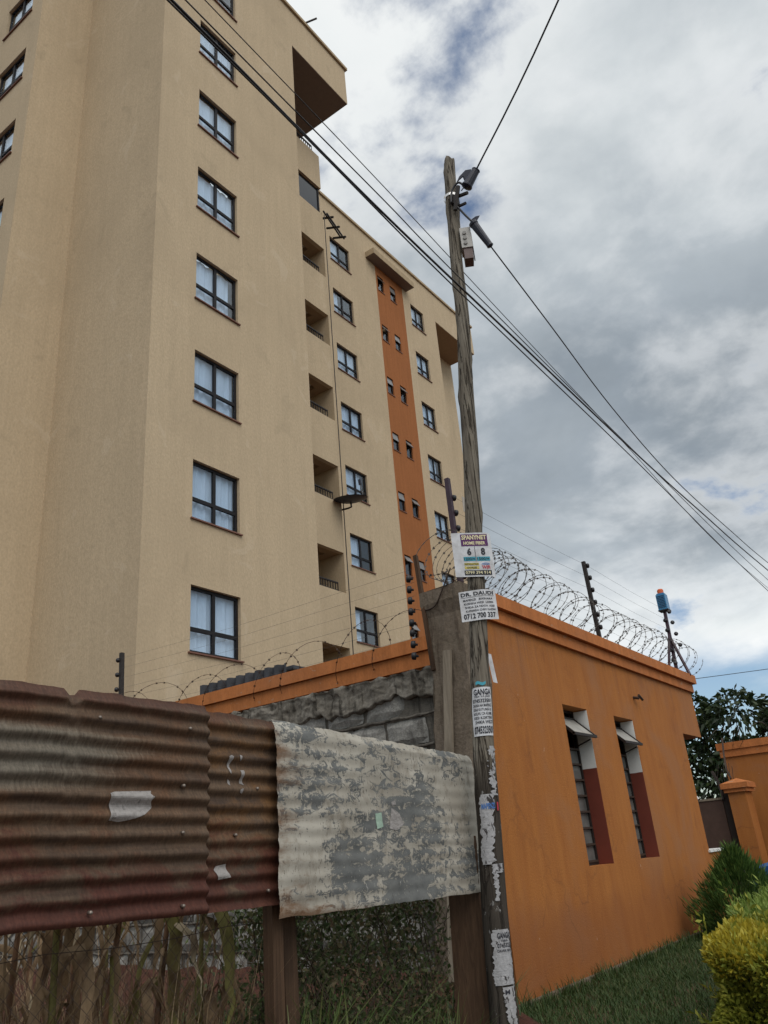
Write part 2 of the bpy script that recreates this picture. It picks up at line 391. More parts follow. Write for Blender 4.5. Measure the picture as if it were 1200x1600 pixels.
def m_peel():
    m, nt, b = newmat('peeling_white_sheet'); p = wpos(nt)
    sep = node(nt, 'ShaderNodeSeparateXYZ'); nt.links.new(p, sep.inputs[0]); z = sep.outputs[2]; y = sep.outputs[1]
    S = lambda *t: (math_(nt, 'ADD', t[0], S(*t[1:])) if len(t) > 1 else t[0])
    C_ = lambda n, w: math_(nt, 'MULTIPLY', math_(nt, 'SUBTRACT', n, .5), w)
    blot = noise(nt, wpos(nt, (1, .8, 1.5)), 2.6, 5, .55, .3)
    flake = noise(nt, wpos(nt, (1, .8, 1.7)), 15, 12, .76, .9)
    drip = noise(nt, wpos(nt, (1, 3.2, .9)), 17, 7, .7)
    wave = node(nt, 'ShaderNodeMath', operation='SINE'); nt.links.new(math_(nt, 'MULTIPLY', z, 88.), wave.inputs[0])
    dy = math_(nt, 'MULTIPLY', math_(nt, 'SUBTRACT', y, 3.82), 1.35); dz = math_(nt, 'MULTIPLY', math_(nt, 'SUBTRACT', z, 1.36), 1.5)
    rr = math_(nt, 'SQRT', S(math_(nt, 'MULTIPLY', dy, dy), math_(nt, 'MULTIPLY', dz, dz)))
    bare = S(math_(nt, 'MULTIPLY', math_(nt, 'SUBTRACT', .80, rr), .19), C_(flake, 1.45), C_(drip, .28), C_(blot, .95), math_(nt, 'MULTIPLY', wave.outputs[0], .035))
    bare = ramp(nt, bare, [(.015, 0.), (.05, 1.)])
    paint = mixc(nt, ramp(nt, noise(nt, p, 3.1, 6, .6), [(.35, 0.), (.65, 1.)]), (.45, .425, .37), (.32, .295, .25))
    stainn = noise(nt, wpos(nt, (1, 1.2, .8)), 6.5, 8, .7)
    paint = mixc(nt, ramp(nt, stainn, [(.52, 0.), (.70, .75)]), paint, (.17, .14, .105))
    paint = mixc(nt, ramp(nt, drip, [(.60, 0.), (.64, .8)]), paint, (.10, .085, .07))
    zinc = mixc(nt, ramp(nt, noise(nt, wpos(nt, (1, 1, 2)), 5.5, 7, .65), [(.35, 0.), (.65, 1.)]), (.10, .105, .105), (.175, .18, .175))
    c = mixc(nt, bare, paint, zinc)
    left = ramp(nt, noise(nt, wpos(nt, (1, 2.5, 1.1)), 23, 6, .7), [(.63, 0.), (.655, 1.)])
    c = mixc(nt, math_(nt, 'MULTIPLY', math_(nt, 'MULTIPLY', left, bare), .9), c, (.42, .41, .39))
    flecks = ramp(nt, noise(nt, wpos(nt, (1, 2.0, .8)), 34, 5, .65), [(.64, 0.), (.67, 1.)])
    c = mixc(nt, math_(nt, 'MULTIPLY', flecks, .8), c, (.06, .05, .04))
    le = S(math_(nt, 'MULTIPLY', math_(nt, 'SUBTRACT', 3.05, y), 2.6), C_(noise(nt, wpos(nt, (1, .7, 2.6)), 4.2, 8, .65), 3.4))
    lb = S(math_(nt, 'MULTIPLY', math_(nt, 'SUBTRACT', 1.04, z), 9.), math_(nt, 'MULTIPLY', math_(nt, 'SUBTRACT', 3.35, y), 1.2), C_(flake, 2.2))
    rs = math_(nt, 'MAXIMUM', ramp(nt, le, [(.0, 0.), (.6, 1.)]), ramp(nt, lb, [(.15, 0.), (.6, 1.)]))
    c = mixc(nt, math_(nt, 'MULTIPLY', rs, .8), c, mixc(nt, flake, (.075, .03, .013), (.24, .125, .055)))
    nt.links.new(c, b.inputs['Base Color']); b.inputs['Roughness'].default_value = .75; b.inputs['Specular IOR Level'].default_value = .25
    bump(nt, b, math_(nt, 'SUBTRACT', math_(nt, 'MULTIPLY', flake, .3), bare), .45, .005)
    return m
M['peel'] = m_peel()
def m_leaf(name, stops, trans=.25, rough=.55):
    m, nt, b = newmat(name)
    g = node(nt, 'ShaderNodeNewGeometry')
    col = ramp(nt, g.outputs['Random Per Island'], stops)
    nt.links.new(col, b.inputs['Base Color']); b.inputs['Roughness'].default_value = rough
    b.inputs['Specular IOR Level'].default_value = .3
    t = node(nt, 'ShaderNodeBsdfTranslucent'); nt.links.new(col, t.inputs[0])
    mx = node(nt, 'ShaderNodeMixShader'); mx.inputs[0].default_value = trans
    nt.links.new(b.outputs[0], mx.inputs[1]); nt.links.new(t.outputs[0], mx.inputs[2])
    nt.links.new(mx.outputs[0], nt.nodes['Material Output'].inputs[0])
    return m
M['grass'] = m_leaf('lawn_grass', [(0, (.025, .05, .014)), (.6, (.05, .095, .026)), (.9, (.085, .125, .04)), (1, (.15, .13, .06))])
M['weed'] = m_leaf('weed_blades', [(0, (.05, .085, .025)), (.6, (.09, .14, .04)), (1, (.16, .17, .06))])
M['creeper'] = m_leaf('creeper_leaves', [(0, (.05, .075, .03)), (.5, (.11, .15, .055)), (.8, (.17, .165, .08)), (1, (.22, .15, .09))])
M['gold'] = m_leaf('golden_hedge_leaves', [(0, (.33, .26, .02)), (.5, (.48, .39, .04)), (1, (.42, .40, .07))], .3)
M['lime'] = m_leaf('yellow_green_hedge_leaves', [(0, (.13, .16, .022)), (.5, (.25, .27, .035)), (1, (.36, .35, .055))], .3)
M['fresh'] = m_leaf('fresh_green_hedge_leaves', [(0, (.12, .19, .035)), (.5, (.21, .30, .06)), (1, (.30, .37, .09))], .3)
M['conifer'] = m_leaf('conifer_sprays', [(0, (.025, .06, .014)), (.6, (.065, .13, .028)), (1, (.15, .23, .055))], .25)
M['treeleaf'] = m_leaf('broad_tree_leaves', [(0, (.014, .028, .012)), (.6, (.028, .05, .02)), (1, (.06, .085, .03))], .2, .4)
M['bark'] = plain('dark_bark', (.06, .045, .03), .9)
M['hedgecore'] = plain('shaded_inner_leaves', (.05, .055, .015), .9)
M['twig'] = plain('brown_twig', (.05, .035, .022), .9)
def m_maize(name, c1, c2, c3):
    m = m_leaf(name, [(0, c1), (.5, c2), (1, c3)], .3, .75); nt = m.node_tree; b = nt.nodes['Principled BSDF']
    col = b.inputs['Base Color'].links[0].from_socket
    st = noise(nt, wpos(nt, (1, 1, .35)), 26, 6, .65); bl = noise(nt, wpos(nt), 5.5, 4, .6)
    c = mixc(nt, 1, col, ramp(nt, st, [(.3, .55), (.7, 1.35)]), 'MULTIPLY'); c = mixc(nt, ramp(nt, bl, [(.5, 0.), (.66, .8)]), c, (.075, .038, .022))
    nt.links.new(c, b.inputs['Base Color'])
    for n in nt.nodes:
        if n.type == 'BSDF_TRANSLUCENT': nt.links.new(c, n.inputs[0])
    return m
M['dryleaf'] = m_maize('dry_maize_leaf', (.12, .066, .04), (.28, .19, .11), (.42, .32, .20))
M['paleleaf'] = m_maize('pale_maize_leaf', (.42, .33, .21), (.56, .47, .32), (.50, .42, .30))
M['greenleaf'] = m_maize('green_maize_leaf', (.10, .12, .035), (.19, .18, .06), (.28, .24, .09))
M['stalk'] = plain('dry_maize_stalk', (.16, .085, .045), .8, 0, .4, 6)
M['soil'] = m_concrete('red_soil', (.06, .024, .017), (.095, .038, .026), (.035, .017, .013))
M['ground'] = m_concrete('brown_earth', (.09, .052, .036), (.12, .068, .046), (.06, .038, .028))
M['asphalt'] = m_concrete('worn_asphalt', (.05, .048, .046), (.065, .06, .057), (.04, .038, .036))
def m_paper(name, c, dirt=.25, sc_=14):
    m, nt, b = newmat(name); n = noise(nt, wpos(nt), sc_, 5, .6)
    nt.links.new(mixc(nt, math_(nt, 'MULTIPLY', ramp(nt, n, [(.42, 0.), (.68, 1.)]), dirt), c, (.22, .2, .18)), b.inputs['Base Color'])
    b.inputs['Roughness'].default_value = .8; bump(nt, b, n, .3, .006); return m
M['paper'] = m_paper('white_poster_paper', (.64, .655, .69), .4)
def m_torn(name, c, dark, amount):
    m, nt, b = newmat(name)
    n = noise(nt, wpos(nt, (1, 1, .55)), 24, 8, .7, .4); n2 = noise(nt, wpos(nt), 60, 4, .6)
    k = mixc(nt, ramp(nt, n2, [(.35, 0.), (.7, .5)]), c, tuple(v * .5 for v in c))
    k = mixc(nt, ramp(nt, n, [(amount, 0.), (amount + .03, 1.)]), k, dark)
    nt.links.new(k, b.inputs['Base Color']); b.inputs['Roughness'].default_value = .85; bump(nt, b, math_(nt, 'ADD', n, n2), .6, .008); return m
M['oldpaper'] = m_torn('dirty_torn_paper', (.40, .40, .415), (.035, .03, .03), .555)
M['scrappaper'] = m_torn('weathered_paper', (.33, .31, .30), (.16, .15, .145), .57)
M['ink'] = plain('black_ink', (.018, .02, .03), .7, 0, .1)
M['violet'] = plain('purple_print', (.09, .02, .11), .7, 0, .1)
M['cyan'] = plain('cyan_print', (.05, .32, .42), .7, 0, .1)
M['yellow'] = plain('yellow_print', (.55, .47, .12), .7, 0, .1)
M['redprint'] = plain('red_print', (.45, .03, .05), .7, 0, .1)
M['blueprint'] = plain('blue_print', (.06, .16, .42), .7, 0, .1)
M['ivory'] = plain('pale_yellow_print', (.72, .66, .42), .7, 0, .05)
def m_glass():
    m, nt, b = newmat('window_glass'); nt.nodes.remove(b)
    tr = node(nt, 'ShaderNodeBsdfTransparent'); tr.inputs[0].default_value = (.86, .91, .95, 1)
    gl = node(nt, 'ShaderNodeBsdfGlossy', i_Roughness=.03); gl.inputs[0].default_value = (.9, .95, 1, 1)
    lw = node(nt, 'ShaderNodeLayerWeight', i_Blend=.5); fr = math_(nt, 'POWER', lw.outputs['Facing'], 4.0)
    n = noise(nt, wpos(nt), 2.5, 2); bp = node(nt, 'ShaderNodeBump', i_Strength=.06, i_Distance=.02)
    nt.links.new(n, bp.inputs['Height']); nt.links.new(bp.outputs[0], gl.inputs['Normal'])
    mx = node(nt, 'ShaderNodeMixShader'); nt.links.new(math_(nt, 'ADD', math_(nt, 'MULTIPLY', fr, .5), .07), mx.inputs[0])
    nt.links.new(tr.outputs[0], mx.inputs[1]); nt.links.new(gl.outputs[0], mx.inputs[2])
    nt.links.new(mx.outputs[0], nt.nodes['Material Output'].inputs[0]); return m
M['glass'] = m_glass()
M['curtain'] = plain('sheer_curtain', (.78, .84, .93), .9, 0, .05, 3)
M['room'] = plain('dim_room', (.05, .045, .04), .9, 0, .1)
M['carpaint'] = plain('blue_car_paint', (.02, .10, .32), .22, .1, .03)
M['rubber'] = plain('black_rubber', (.015, .015, .015), .7)
M['rim'] = plain('wheel_rim_grey', (.35, .35, .36), .35, .7)
M['darkglass'] = plain('dark_car_glass', (.01, .012, .016), .08, 0, .05)
M['headlamp'] = plain('headlamp_plastic', (.6, .62, .65), .15, 0, .05)

# ------------------------------------------------------------------ ground, road
g = MB().add([(-400,-400,0),(-.6,-400,0),(-.6,700,0),(-400,700,0)], [(0,1,2,3)])
g.add([(-.6,-400,0),(.2,-400,-.35),(.2,700,-.35),(-.6,700,0)], [(0,1,2,3)]); g.add([(.2,-400,-.35),(400,-400,-.35),(400,700,-.35),(.2,700,-.35)], [(0,1,2,3)])
tag(g.build('ground', M['ground']), kind='structure')
rd = MB().box((.9, -200, -.5), (7.5, 300, -.33)); tag(rd.build('road', M['asphalt']), kind='structure')
def bank(u, v):
    x = -12 + u * 9.0; y = .2 + v * 5.9
    h = .02 + .36 * max(0, min(1, (y - 2.6) / 3.0)) * min(1, max(0, (-3.15 - x) / .8)) + .05 * math.sin(x * 5.1 + y * 3.3) * math.sin(y * 4.7 - x) * min(1, (-3.0 - x) * 2)
    return (x, y, max(.006, h + random.uniform(-.02, .02)))
tag(MB().grid(bank, 110, 70).build('soil_bank', M['soil'], smooth=True), kind='structure')

# ------------------------------------------------------------------ apartment building
FL = 2.885; ROOF = 29.05
apt = thing('apartment_building', (-14, 14, 0), 'tall tan apartment building with dark framed windows and an orange stair strip', 'building')
def wall(name, axis, c, u0, u1, v0, v1, holes, m, sgn=1, depth=.16, parent=apt):
    return wall_holes(MB(), axis, c, u0, u1, v0, v1, holes, depth, sgn).build(name, m, parent)
WA = [(10.33, 11.72, 5.27 + FL * (k - 1), 5.27 + FL * (k - 1) + 1.40) for k in range(0, 9)]
WB1 = [(22.03, 23.42, 8.38 + FL * k, 8.38 + FL * k + 1.30) for k in range(-2, 7)]
WB2 = [(28.40, 29.58, 8.38 + FL * k, 8.38 + FL * k + 1.30) for k in range(-2, 7)]
WS = [(25.60, 26.08, 8.85 + FL * k, 8.85 + FL * k + .88) for k in range(-2, 7)] + [(26.62, 27.10, 8.85 + FL * k, 8.85 + FL * k + .88) for k in range(-2, 7)]
WL = [(-17.65, -16.2, 5.27 + FL * k - .35, 5.27 + FL * k - .35 + 1.30) for k in range(-1, 8)]
wall('wall', 'x', -12, 9.06, 14.4, 0, ROOF, WA, M['tan'])
wall('wall', 'y', 9.06, -15.6, -12, 0, ROOF, [], M['tan'], -1)
wall('wall', 'x', -15.6, 7.5, 9.06, 0, ROOF, [], M['tan'])
wall('wall', 'y', 7.5, -24, -15.6, 0, ROOF, WL, M['tan'], -1)
wall('wall', 'y', 14.4, -15.2, -12, 0, ROOF, [], M['tan'], 1)
wall('wall', 'x', -15.2, 14.4, 17.5, 0, ROOF, [], M['tan'])
wall('wall', 'y', 17.5, -24, -13.55, 0, 22.88, [], M['tan'], 1)
wall('wall', 'y', 17.455, -15.2, -13.55, 0, 22.88, [], M['tan'], -1)
wall('wall', 'x', -13.55, 17.455, 17.5, 0, 22.88, [], M['tan'])
wall('wall', 'x', -24, 7.5, 36, 0, ROOF - .4, [], M['tan'], -1)
wall('wall', 'x', -16.75, 21.45, 25.47, 0, ROOF, WB1, M['tan'])
wall('wall', 'x', -16.75, 25.47, 27.75, 0, 27.55, WS, M['dkorange'], depth=.12)
wall('wall', 'x', -16.75, 25.47, 27.75, 27.55, ROOF, [], M['tan'])
wall('wall', 'x', -16.75, 27.75, 30.8, 0, ROOF, WB2, M['tan'])
wall('wall', 'y', 21.45, -24, -16.75, 0, ROOF, [], M['tan'], -1)
wall('wall', 'y', 30.8, -24, -16.75, 0, ROOF, [], M['tan'], 1)
wall('wall', 'y', 34.9, -24, -18.34, 0, 27.2, [], M['tan'], 1)
# roof slab, copings and overhanging boxes
rf = MB()
rf.box((-23.9, 7.6, 28.3), (-15.7, 17.4, 28.5)); rf.box((-15.65, 9.16, 28.3), (-12.1, 14.3, 28.5)); rf.box((-23.9, 21.55, 28.32), (-16.9, 30.7, 28.52)); rf.box((-23.9, 30.85, 28.32), (-20.1, 34.8, 28.52))
roof = rf.build('roof', M['coping'], apt)
def box_part(name, a, b, m, parent=apt): return MB().box(a, b).build(name, m, parent)
def overhang(x0, x1, y0, y1, m='soffit'):
    o = box_part('roof_overhang', (x0, y0, 27.21), (x1, y1, ROOF), M['tan'])
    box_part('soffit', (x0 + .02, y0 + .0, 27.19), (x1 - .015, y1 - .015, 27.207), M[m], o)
overhang(-15.19, -12.0, 14.403, 17.46); overhang(-19.99, -16.75, 30.803, 34.9, 'beam')
cp = MB()
for a, b in (((-12.3, 7.45, ROOF + .003), (-11.92, 17.54, ROOF + .13)), ((-17.0, 21.38, ROOF + .003), (-16.67, 34.98, ROOF + .13))): cp.box(a, b)
cp.box((-24, 21.37, ROOF + .003), (-17.003, 21.7, ROOF + .13)); cp.box((-15.3, 17.2, ROOF + .003), (-12.303, 17.54, ROOF + .13)); cp.box((-24, 7.43, ROOF + .003), (-12.303, 7.8, ROOF + .13)); cp.box((-20, 34.6, ROOF + .003), (-17.003, 34.98, ROOF + .13))
cp.build('coping', M['coping'], apt)
cn = MB().box((-16.747, 24.75, 27.553), (-16.25, 28.15, 27.86)).build('canopy', M['coping'], apt)
box_part('canopy_underside', (-16.74, 24.77, 27.54), (-16.27, 28.13, 27.55), M['soffit'], cn)
MB().tube([(-12.1, 15.1, ROOF + .1), (-11.6, 15.4, ROOF + .32)], .035, 6).build('roof_pipe', M['iron'], apt)
# window kit: local origin at lower near corner on the facade, +x outward, y along the wall
def curtain_mesh(w, h, seed, part=1.0):
    r = random.Random(seed); ph = [r.uniform(0, 6) for _ in range(4)]; fr = [r.uniform(18, 30), r.uniform(38, 60)]
    def fn(u, v):
        y = .03 + u * (w - .06) * part; dx = .018 * math.sin(fr[0] * y + ph[0] + .4 * v) + .010 * math.sin(fr[1] * y + ph[1])
        return (-.205 + dx * (1.1 - .3 * v), y, .02 + v * (h - .04))
    return MB().grid(fn, 56, 3).mesh('curtain', smooth=True)
def window_kit(w, h, seed, split=.36, sill=True, part=1.0):
    fx0, fx1 = -.135, -.085; t = .068
    fr = MB()
    fr.box((fx0, 0, 0), (fx1, t, h)); fr.box((fx0, w - t, 0), (fx1, w, h)); fr.box((fx0, t, h - t), (fx1, w - t, h)); fr.box((fx0, t, 0), (fx1, w - t, t))
    m = w / 2; fr.box((fx0, m - t * .6, t), (fx1 + .004, m + t * .6, h - t))
    zz = h * split; fr.box((fx0, t, zz - t * .6), (fx1 + .002, m - t * .6, zz + t * .6)); fr.box((fx0, m + t * .6, zz - t * .6), (fx1 + .002, w - t, zz + t * .6))
    o = link('window', fr.mesh('window'), M['frame'])
    for (y0, y1) in ((t, m - t * .6), (m + t * .6, w - t)):
        for (z0, z1) in ((t, zz - t * .6), (zz + t * .6, h - t)):
            link('pane', MB().box((-.116, y0 + .001, z0 + .001), (-.110, y1 - .001, z1 - .001)).mesh('pane'), M['glass'], o)
    link('curtain', curtain_mesh(w, h, seed, part), M['curtain'], o)
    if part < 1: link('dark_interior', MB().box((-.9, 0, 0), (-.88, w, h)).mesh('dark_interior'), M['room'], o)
    if sill: link('sill', MB().box((-.08, -.05, -.034), (.05, w + .05, -.004)).mesh('sill'), M['sill'], o)
    return o
def place(kit, x, y, z, rz=0, parent=apt, first=None):
    o = copy_tree(kit, parent) if first is None else first
    o.parent = parent; o.location = Vector((x, y, z)) - wloc(parent); o.rotation_euler = (0, 0, rz); return o
kits = {}
def put(w, h, key, x, y, z, rz=0, **kw):
    k = (round(w, 2), round(h, 2), key)
    if k not in kits:
        kits[k] = window_kit(w, h, key, **kw); place(None, x, y, z, rz, first=kits[k])
    else: place(kits[k], x, y, z, rz)
for i, (a, b, z0, z1) in enumerate(WA): put(b - a, z1 - z0, (1, 1, 2, 3, 4, 5, 6, 2, 7)[i], -12, a, z0, part={7: .62, 4: .9}.get((1, 1, 2, 3, 4, 5, 6, 2, 7)[i], 1.0))
for i, (a, b, z0, z1) in enumerate(WB1): put(b - a, z1 - z0, 11 + (i * 7) % 5, -16.75, a, z0, part=(1, .6, 1, .85, .35)[(i * 7) % 5])
for i, (a, b, z0, z1) in enumerate(WB2): put(b - a, z1 - z0, 21 + (i * 2) % 3, -16.75, a, z0, part=(1, .8, 1)[(i * 2) % 3])
for i, (a, b, z0, z1) in enumerate(WL): put(b - a, z1 - z0, 31 + i % 2, a, 7.5, z0, -math.pi / 2) if False else None
def small_kit(w, h, tilt):
    fx0, fx1, t = -.10, -.06, .045
    fr = MB(); fr.box((fx0,0,0),(fx1,t,h)); fr.box((fx0,w-t,0),(fx1,w,h)); fr.box((fx0,t,h-t),(fx1,w-t,h)); fr.box((fx0,t,0),(fx1,w-t,t)); fr.box((fx0,t,h*.60),(fx1,w-t,h*.60+t))
    o = link('window', fr.mesh('window'), M['frame'])
    link('pane', MB().box((-.086, t, t), (-.08, w - t, h * .6)).mesh('pane'), M['glass'], o)
    mb = MB(); mb.bar((-.06, w / 2, h - t), (-.06 + math.sin(tilt) * h * .36, w / 2, h - t - math.cos(tilt) * h * .36), w - .06, .03, up=(1, 0, 0))
    link('vent_sash', mb.mesh('vent_sash'), M['ventglass'], o)
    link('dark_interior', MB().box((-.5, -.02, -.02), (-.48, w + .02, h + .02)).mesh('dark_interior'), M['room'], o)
    link('curtain', MB().box((-.2, t, t), (-.19, w * .45, h * .35)).mesh('curtain'), M['curtain'], o)
    link('sill', MB().box((-.055, -.03, -.04), (.03, w + .03, -.004)).mesh('sill'), M['sill'], o)
    return o
sk = [small_kit(.48, .88, .15), small_kit(.48, .88, .55)]
for i, (a, b, z0, z1) in enumerate(WS):
    k = sk[(i * 5 // 3) % 2]; k.parent and place(k, -16.75, a, z0) or (place(None, -16.75, a, z0, first=k) if not k.parent else None)
lk = None
for i, (a, b, z0, z1) in enumerate(WL):
    if lk is None: lk = window_kit(b - a, z1 - z0, 41); place(None, a, 7.5, z0, -math.pi / 2, first=lk)
    else: place(lk, a, 7.5, z0, -math.pi / 2)
# balconies
def balcony(x, y0, y1, z, back, closed=False, rail=True, ceil=True, endwall=True):
    """front panel whose underside is at z; opening above it"""
    p = MB().box((x - .15, y0 + .003, z), (x, y1 - (.048 if endwall else .003), z + 1.63)).build('balcony_front', M['tan'], apt)
    if ceil:
        MB().box((back + .003, y0 + .004, z + .18), (x - .152, y1 - .05, z + .34)).build('ceiling', M['ceiling'], p)
        bm = MB(); bm.box((x - .42, y0 + .005, z + .004), (x - .153, y1 - .43, z + .178)); bm.box((back + .3, y1 - .425, z + .006), (x - .153, y1 - .05, z + .178)); bm.build('beam', M['beam'], p)
    zt = z + 1.63
    if rail:
        r = MB(); xr = x - .05
        r.bar((xr, y0 + .05, zt + .26), (xr, y1 - .35, zt + .26), .05, .04); r.bar((xr, y0 + .05, zt + .03), (xr, y1 - .35, zt + .03), .03, .03)
        n = int((y1 - y0 - .4) / .11)
        for i in range(n + 1):
            yy = y0 + .05 + (y1 - y0 - .4) * i / n; r.bar((xr, yy, zt - .1), (xr, yy, zt + .24), .022)
        r.build('railing', M['iron'], p)
    if closed:
        MB().box((x - .10, y0 + .05, zt + .02), (x - .09, y1 - .12, zt + 1.24)).build('glazing', M['darkglass'], p)
        f = MB(); f.box((x - .12, y0 + .05, zt + .003), (x - .06, y1 - .06, zt + .05)); f.bar((x - .09, y1 - .1, zt + .04), (x - .09, y1 - .1, zt + 1.25), .06); f.build('glazing_frame', M['frame'], p)
    return p
for k in range(-2, 7):
    balcony(-13.55, 14.4, 17.5, 6.75 + FL * k, -15.2, closed=(k == 5), rail=(k != 5), endwall=k < 6)
wall('wall', 'x', -18.34, 30.8, 34.9, 0, 27.2, [], M['tan'])
MB().tube([(-13.5, 17.53, 0), (-13.5, 17.53, 22.8)], .015, 6).build('dark_gap_line', M['iron'], apt)  # thin dark tube stands in for the shaded gap beside the balconies
# drying bars
dr = thing('drying_rack', (-13.5, 17.5, 22.9), 'black metal drying bars sticking out beside the glazed seventh floor balcony', 'drying rack')
b = MB(); b.bar((-13.5, 17.5, 22.95), (-13.9, 19.0, 23.0), .05); b.bar((-13.35, 17.5, 22.75), (-13.75, 19.0, 22.85), .05); b.build('arm', M['iron'], dr)
for t in (.25, .6, .97):
    MB().bar((-13.25 - .4 * t, 17.5 + 1.5 * t, 22.85), (-13.85 - .4 * t, 17.5 + 1.5 * t, 23.15), .06).build('bar', M['iron'], dr)
# satellite dish
ds = thing('satellite_dish', (-13.3, 17.45, 11.1), 'dark satellite dish fixed beside a balcony of the apartment building', 'satellite dish')
dish_n = Vector((.10, -.18, .98)).normalized(); du = dish_n.orthogonal().normalized(); dv = dish_n.cross(du); dc = Vector((-13.15, 17.45, 11.28))
db = MB(); db.grid(lambda u, v: dc + (du * math.cos(u * 6.28319) + dv * math.sin(u * 6.28319)) * .52 * v + dish_n * (.12 * v * v - .12), 32, 6)
db.grid(lambda u, v: dc + (du * math.cos(u * 6.28319) + dv * math.sin(u * 6.28319)) * .515 * v + dish_n * (.12 * v * v - .135), 32, 6); db.build('reflector', M['closure'], ds, True)
MB().tube([dc - dish_n * .12, dc - dish_n * .26, (-13.3, 17.5, 11.02), (-13.5, 17.45, 11.02)], .028, 8).build('mount', M['iron'], ds)
MB().tube([dc + Vector((.2, .42, -.03)), dc + Vector((.12, .38, .6))], .018, 6).build('feed_arm', M['wire'], ds)
MB().tube([dc + Vector((.12, .38, .55)), dc + Vector((.12, .36, .72))], .045, 8).build('receiver', M['closure'], ds)

# ------------------------------------------------------------------ gatehouse (orange)
GX = -3.7
gh = thing('gatehouse', (GX, 10.5, 0), 'orange rendered gatehouse with two tall narrow windows and stepped cornice', 'gatehouse')
GW = [(8.60, 9.29, .97, 2.66), (10.15, 10.83, .97, 2.66), (13.0, 14.3, .96, 2.63)]
wm = wall_holes(MB(), 'x', GX, 6.72, 14.02, -.05, 3.36, GW[:2], .22)
# cut the far corner: rebuild as grid with the notch
wm = MB(); wall_holes(wm, 'x', GX, 6.72, 13.0, -.05, 3.36, GW[:2], .22)
wm.box((GX - .25, 13.0, -.05), (GX, 13.98, .93)); wm.box((GX - .25, 13.0, 2.63), (GX, 13.98, 3.36))
wm.add([(GX, 6.72, -.05), (GX, 6.72, 3.36), (GX - .25, 6.72, 3.36), (GX - .25, 6.72, -.05)], [(0,1,2,3)])
wm.add([(GX, 13.0, .93), (GX, 13.0, 2.63), (GX - .25, 13.0, 2.63), (GX - .25, 13.0, .93)], [(3,2,1,0)])
inner = MB(); wall_holes(inner, 'x', GX - .25, 6.72, 13.0, -.05, 3.36, [(a - .02, b + .02, c - .02, d + .02) for a, b, c, d in GW[:2]], .01, -1)
wm.add(inner.v, inner.f); wm.build('wall', M['orange'], gh)
MB().box((GX - .25, 7.6, 3.0), (GX - 3.0, 13.9, 3.15)).build('roof', M['pillar'], gh)
wb = MB(); wb.box((GX - 3.0, 7.55, 0), (GX - 2.8, 13.9, 3.0)); wb.box((GX - 2.8, 12.86, 0), (GX - .25, 12.99, 3.0)); wb.build('rear_wall', M['orange'], gh)
MB().box((GX - .27, 6.68, 3.50), (GX + .10, 14.10, 3.64)).build('cornice', M['orange_trim'], gh)
MB().box((GX - .26, 6.70, 3.36), (GX + .045, 14.03, 3.497)).build('cornice', M['orange_trim'], gh)
MB().box((GX - .28, 12.95, .932), (GX + .03, 14.02, .965)).build('sill', M['white'], gh)
cw = MB(); cw.box((GX - .07, 13.003, .966), (GX - .02, 13.05, 2.628)); cws = cw.build('corner_window', M['white'], gh)
for i in range(9):
    z = 1.06 + i * .185; MB().box((GX - .24, 13.004, z), (GX - .012, 13.075, z + .022)).build('glazing_bar', M['frame'], cws)
for wi, (a, b_, z0, z1) in enumerate(GW[:2]):
    w, h = b_ - a, z1 - z0; X0, X1 = GX - .215, GX - .175
    fr = MB(); fr.box((X0, a, z0), (X1, a + .03, z1)); fr.box((X0, b_ - .03, z0), (X1, b_, z1)); fr.box((X0, a + .03, z1 - .03), (X1, b_ - .03, z1)); fr.box((X0, a + .03, z0), (X1, b_ - .03, z0 + .03))
    fr.box((X0, (a + b_) / 2 - .012, z0 + .03), (X1 - .003, (a + b_) / 2 + .012, z1 - .42)); wo = fr.build('window', M['iron'], gh)
    zs = [z0 + .03 + i * .172 for i in range(8)]
    for i, z in enumerate(zs):
        MB().box((X0 - .002, a + .031, z), (X1 + .012, b_ - .031, z + .022)).build('glazing_bar', M['rust_wire'], wo)
    for i in range(7):
        MB().box((GX - .20, a + .032, zs[i] + .023), (GX - .196, b_ - .032, zs[i + 1] - .001)).build('pane', M['greypane'], wo)
    # painted reveals: white above, dark red below
    MB().box((GX - .173, b_ - .006, z0 + .001), (GX - .002, b_ - .0015, z0 + 1.02)).build('reveal_paint', M['darkred'], wo)
    MB().box((GX - .173, b_ - .006, z0 + 1.021), (GX - .002, b_ - .0015, z1 - .01)).build('reveal_paint', M['white'], wo)
    if wi == 0:
        MB().box((X0 - .003, a + .47, z0 + .55), (X0 - .02, a + .60, z1 - .45)).build('curtain', M['white'], wo)
    # open top-hung vent
    v = MB(); hinge = Vector((GX - .17, 0, z1 - .10)); tip = Vector((GX + .07, 0, z1 - .33))
    for y in (a + .045, b_ - .045): v.bar((hinge.x, y, hinge.z), (tip.x, y, tip.z), .03, .03, up=(0, 1, 0))
    v.bar((hinge.x, a + .03, hinge.z), (hinge.x, b_ - .03, hinge.z), .03); v.bar((tip.x, a + .03, tip.z), (tip.x, b_ - .03, tip.z), .03)
    vo = v.build('vent_sash', M['iron'], wo)
    pm = MB(); pm.bar(hinge + Vector((0, (a + b_) / 2, 0)), tip + Vector((0, (a + b_) / 2, 0)), b_ - a - .1, .008, up=(1, 0, 1)); pm.build('pane', plain('frosted_vent_glass', (.36, .35, .32), .35), vo)
    MB().tube([(X1, b_ - .1, z1 - .42), (GX + .03, b_ - .12, z1 - .36)], .008, 5).build('stay', M['iron'], vo)
sp = MB(); sp.tube([(GX + .0, 11.05, 2.98), (GX + .08, 11.05, 2.96)], .02, 6); sp.tube([(GX + .08, 11.05, 3.0), (GX + .08, 11.18, 2.95)], .018, 6); sp.build('pipe_stub', M['rust_wire'], gh)
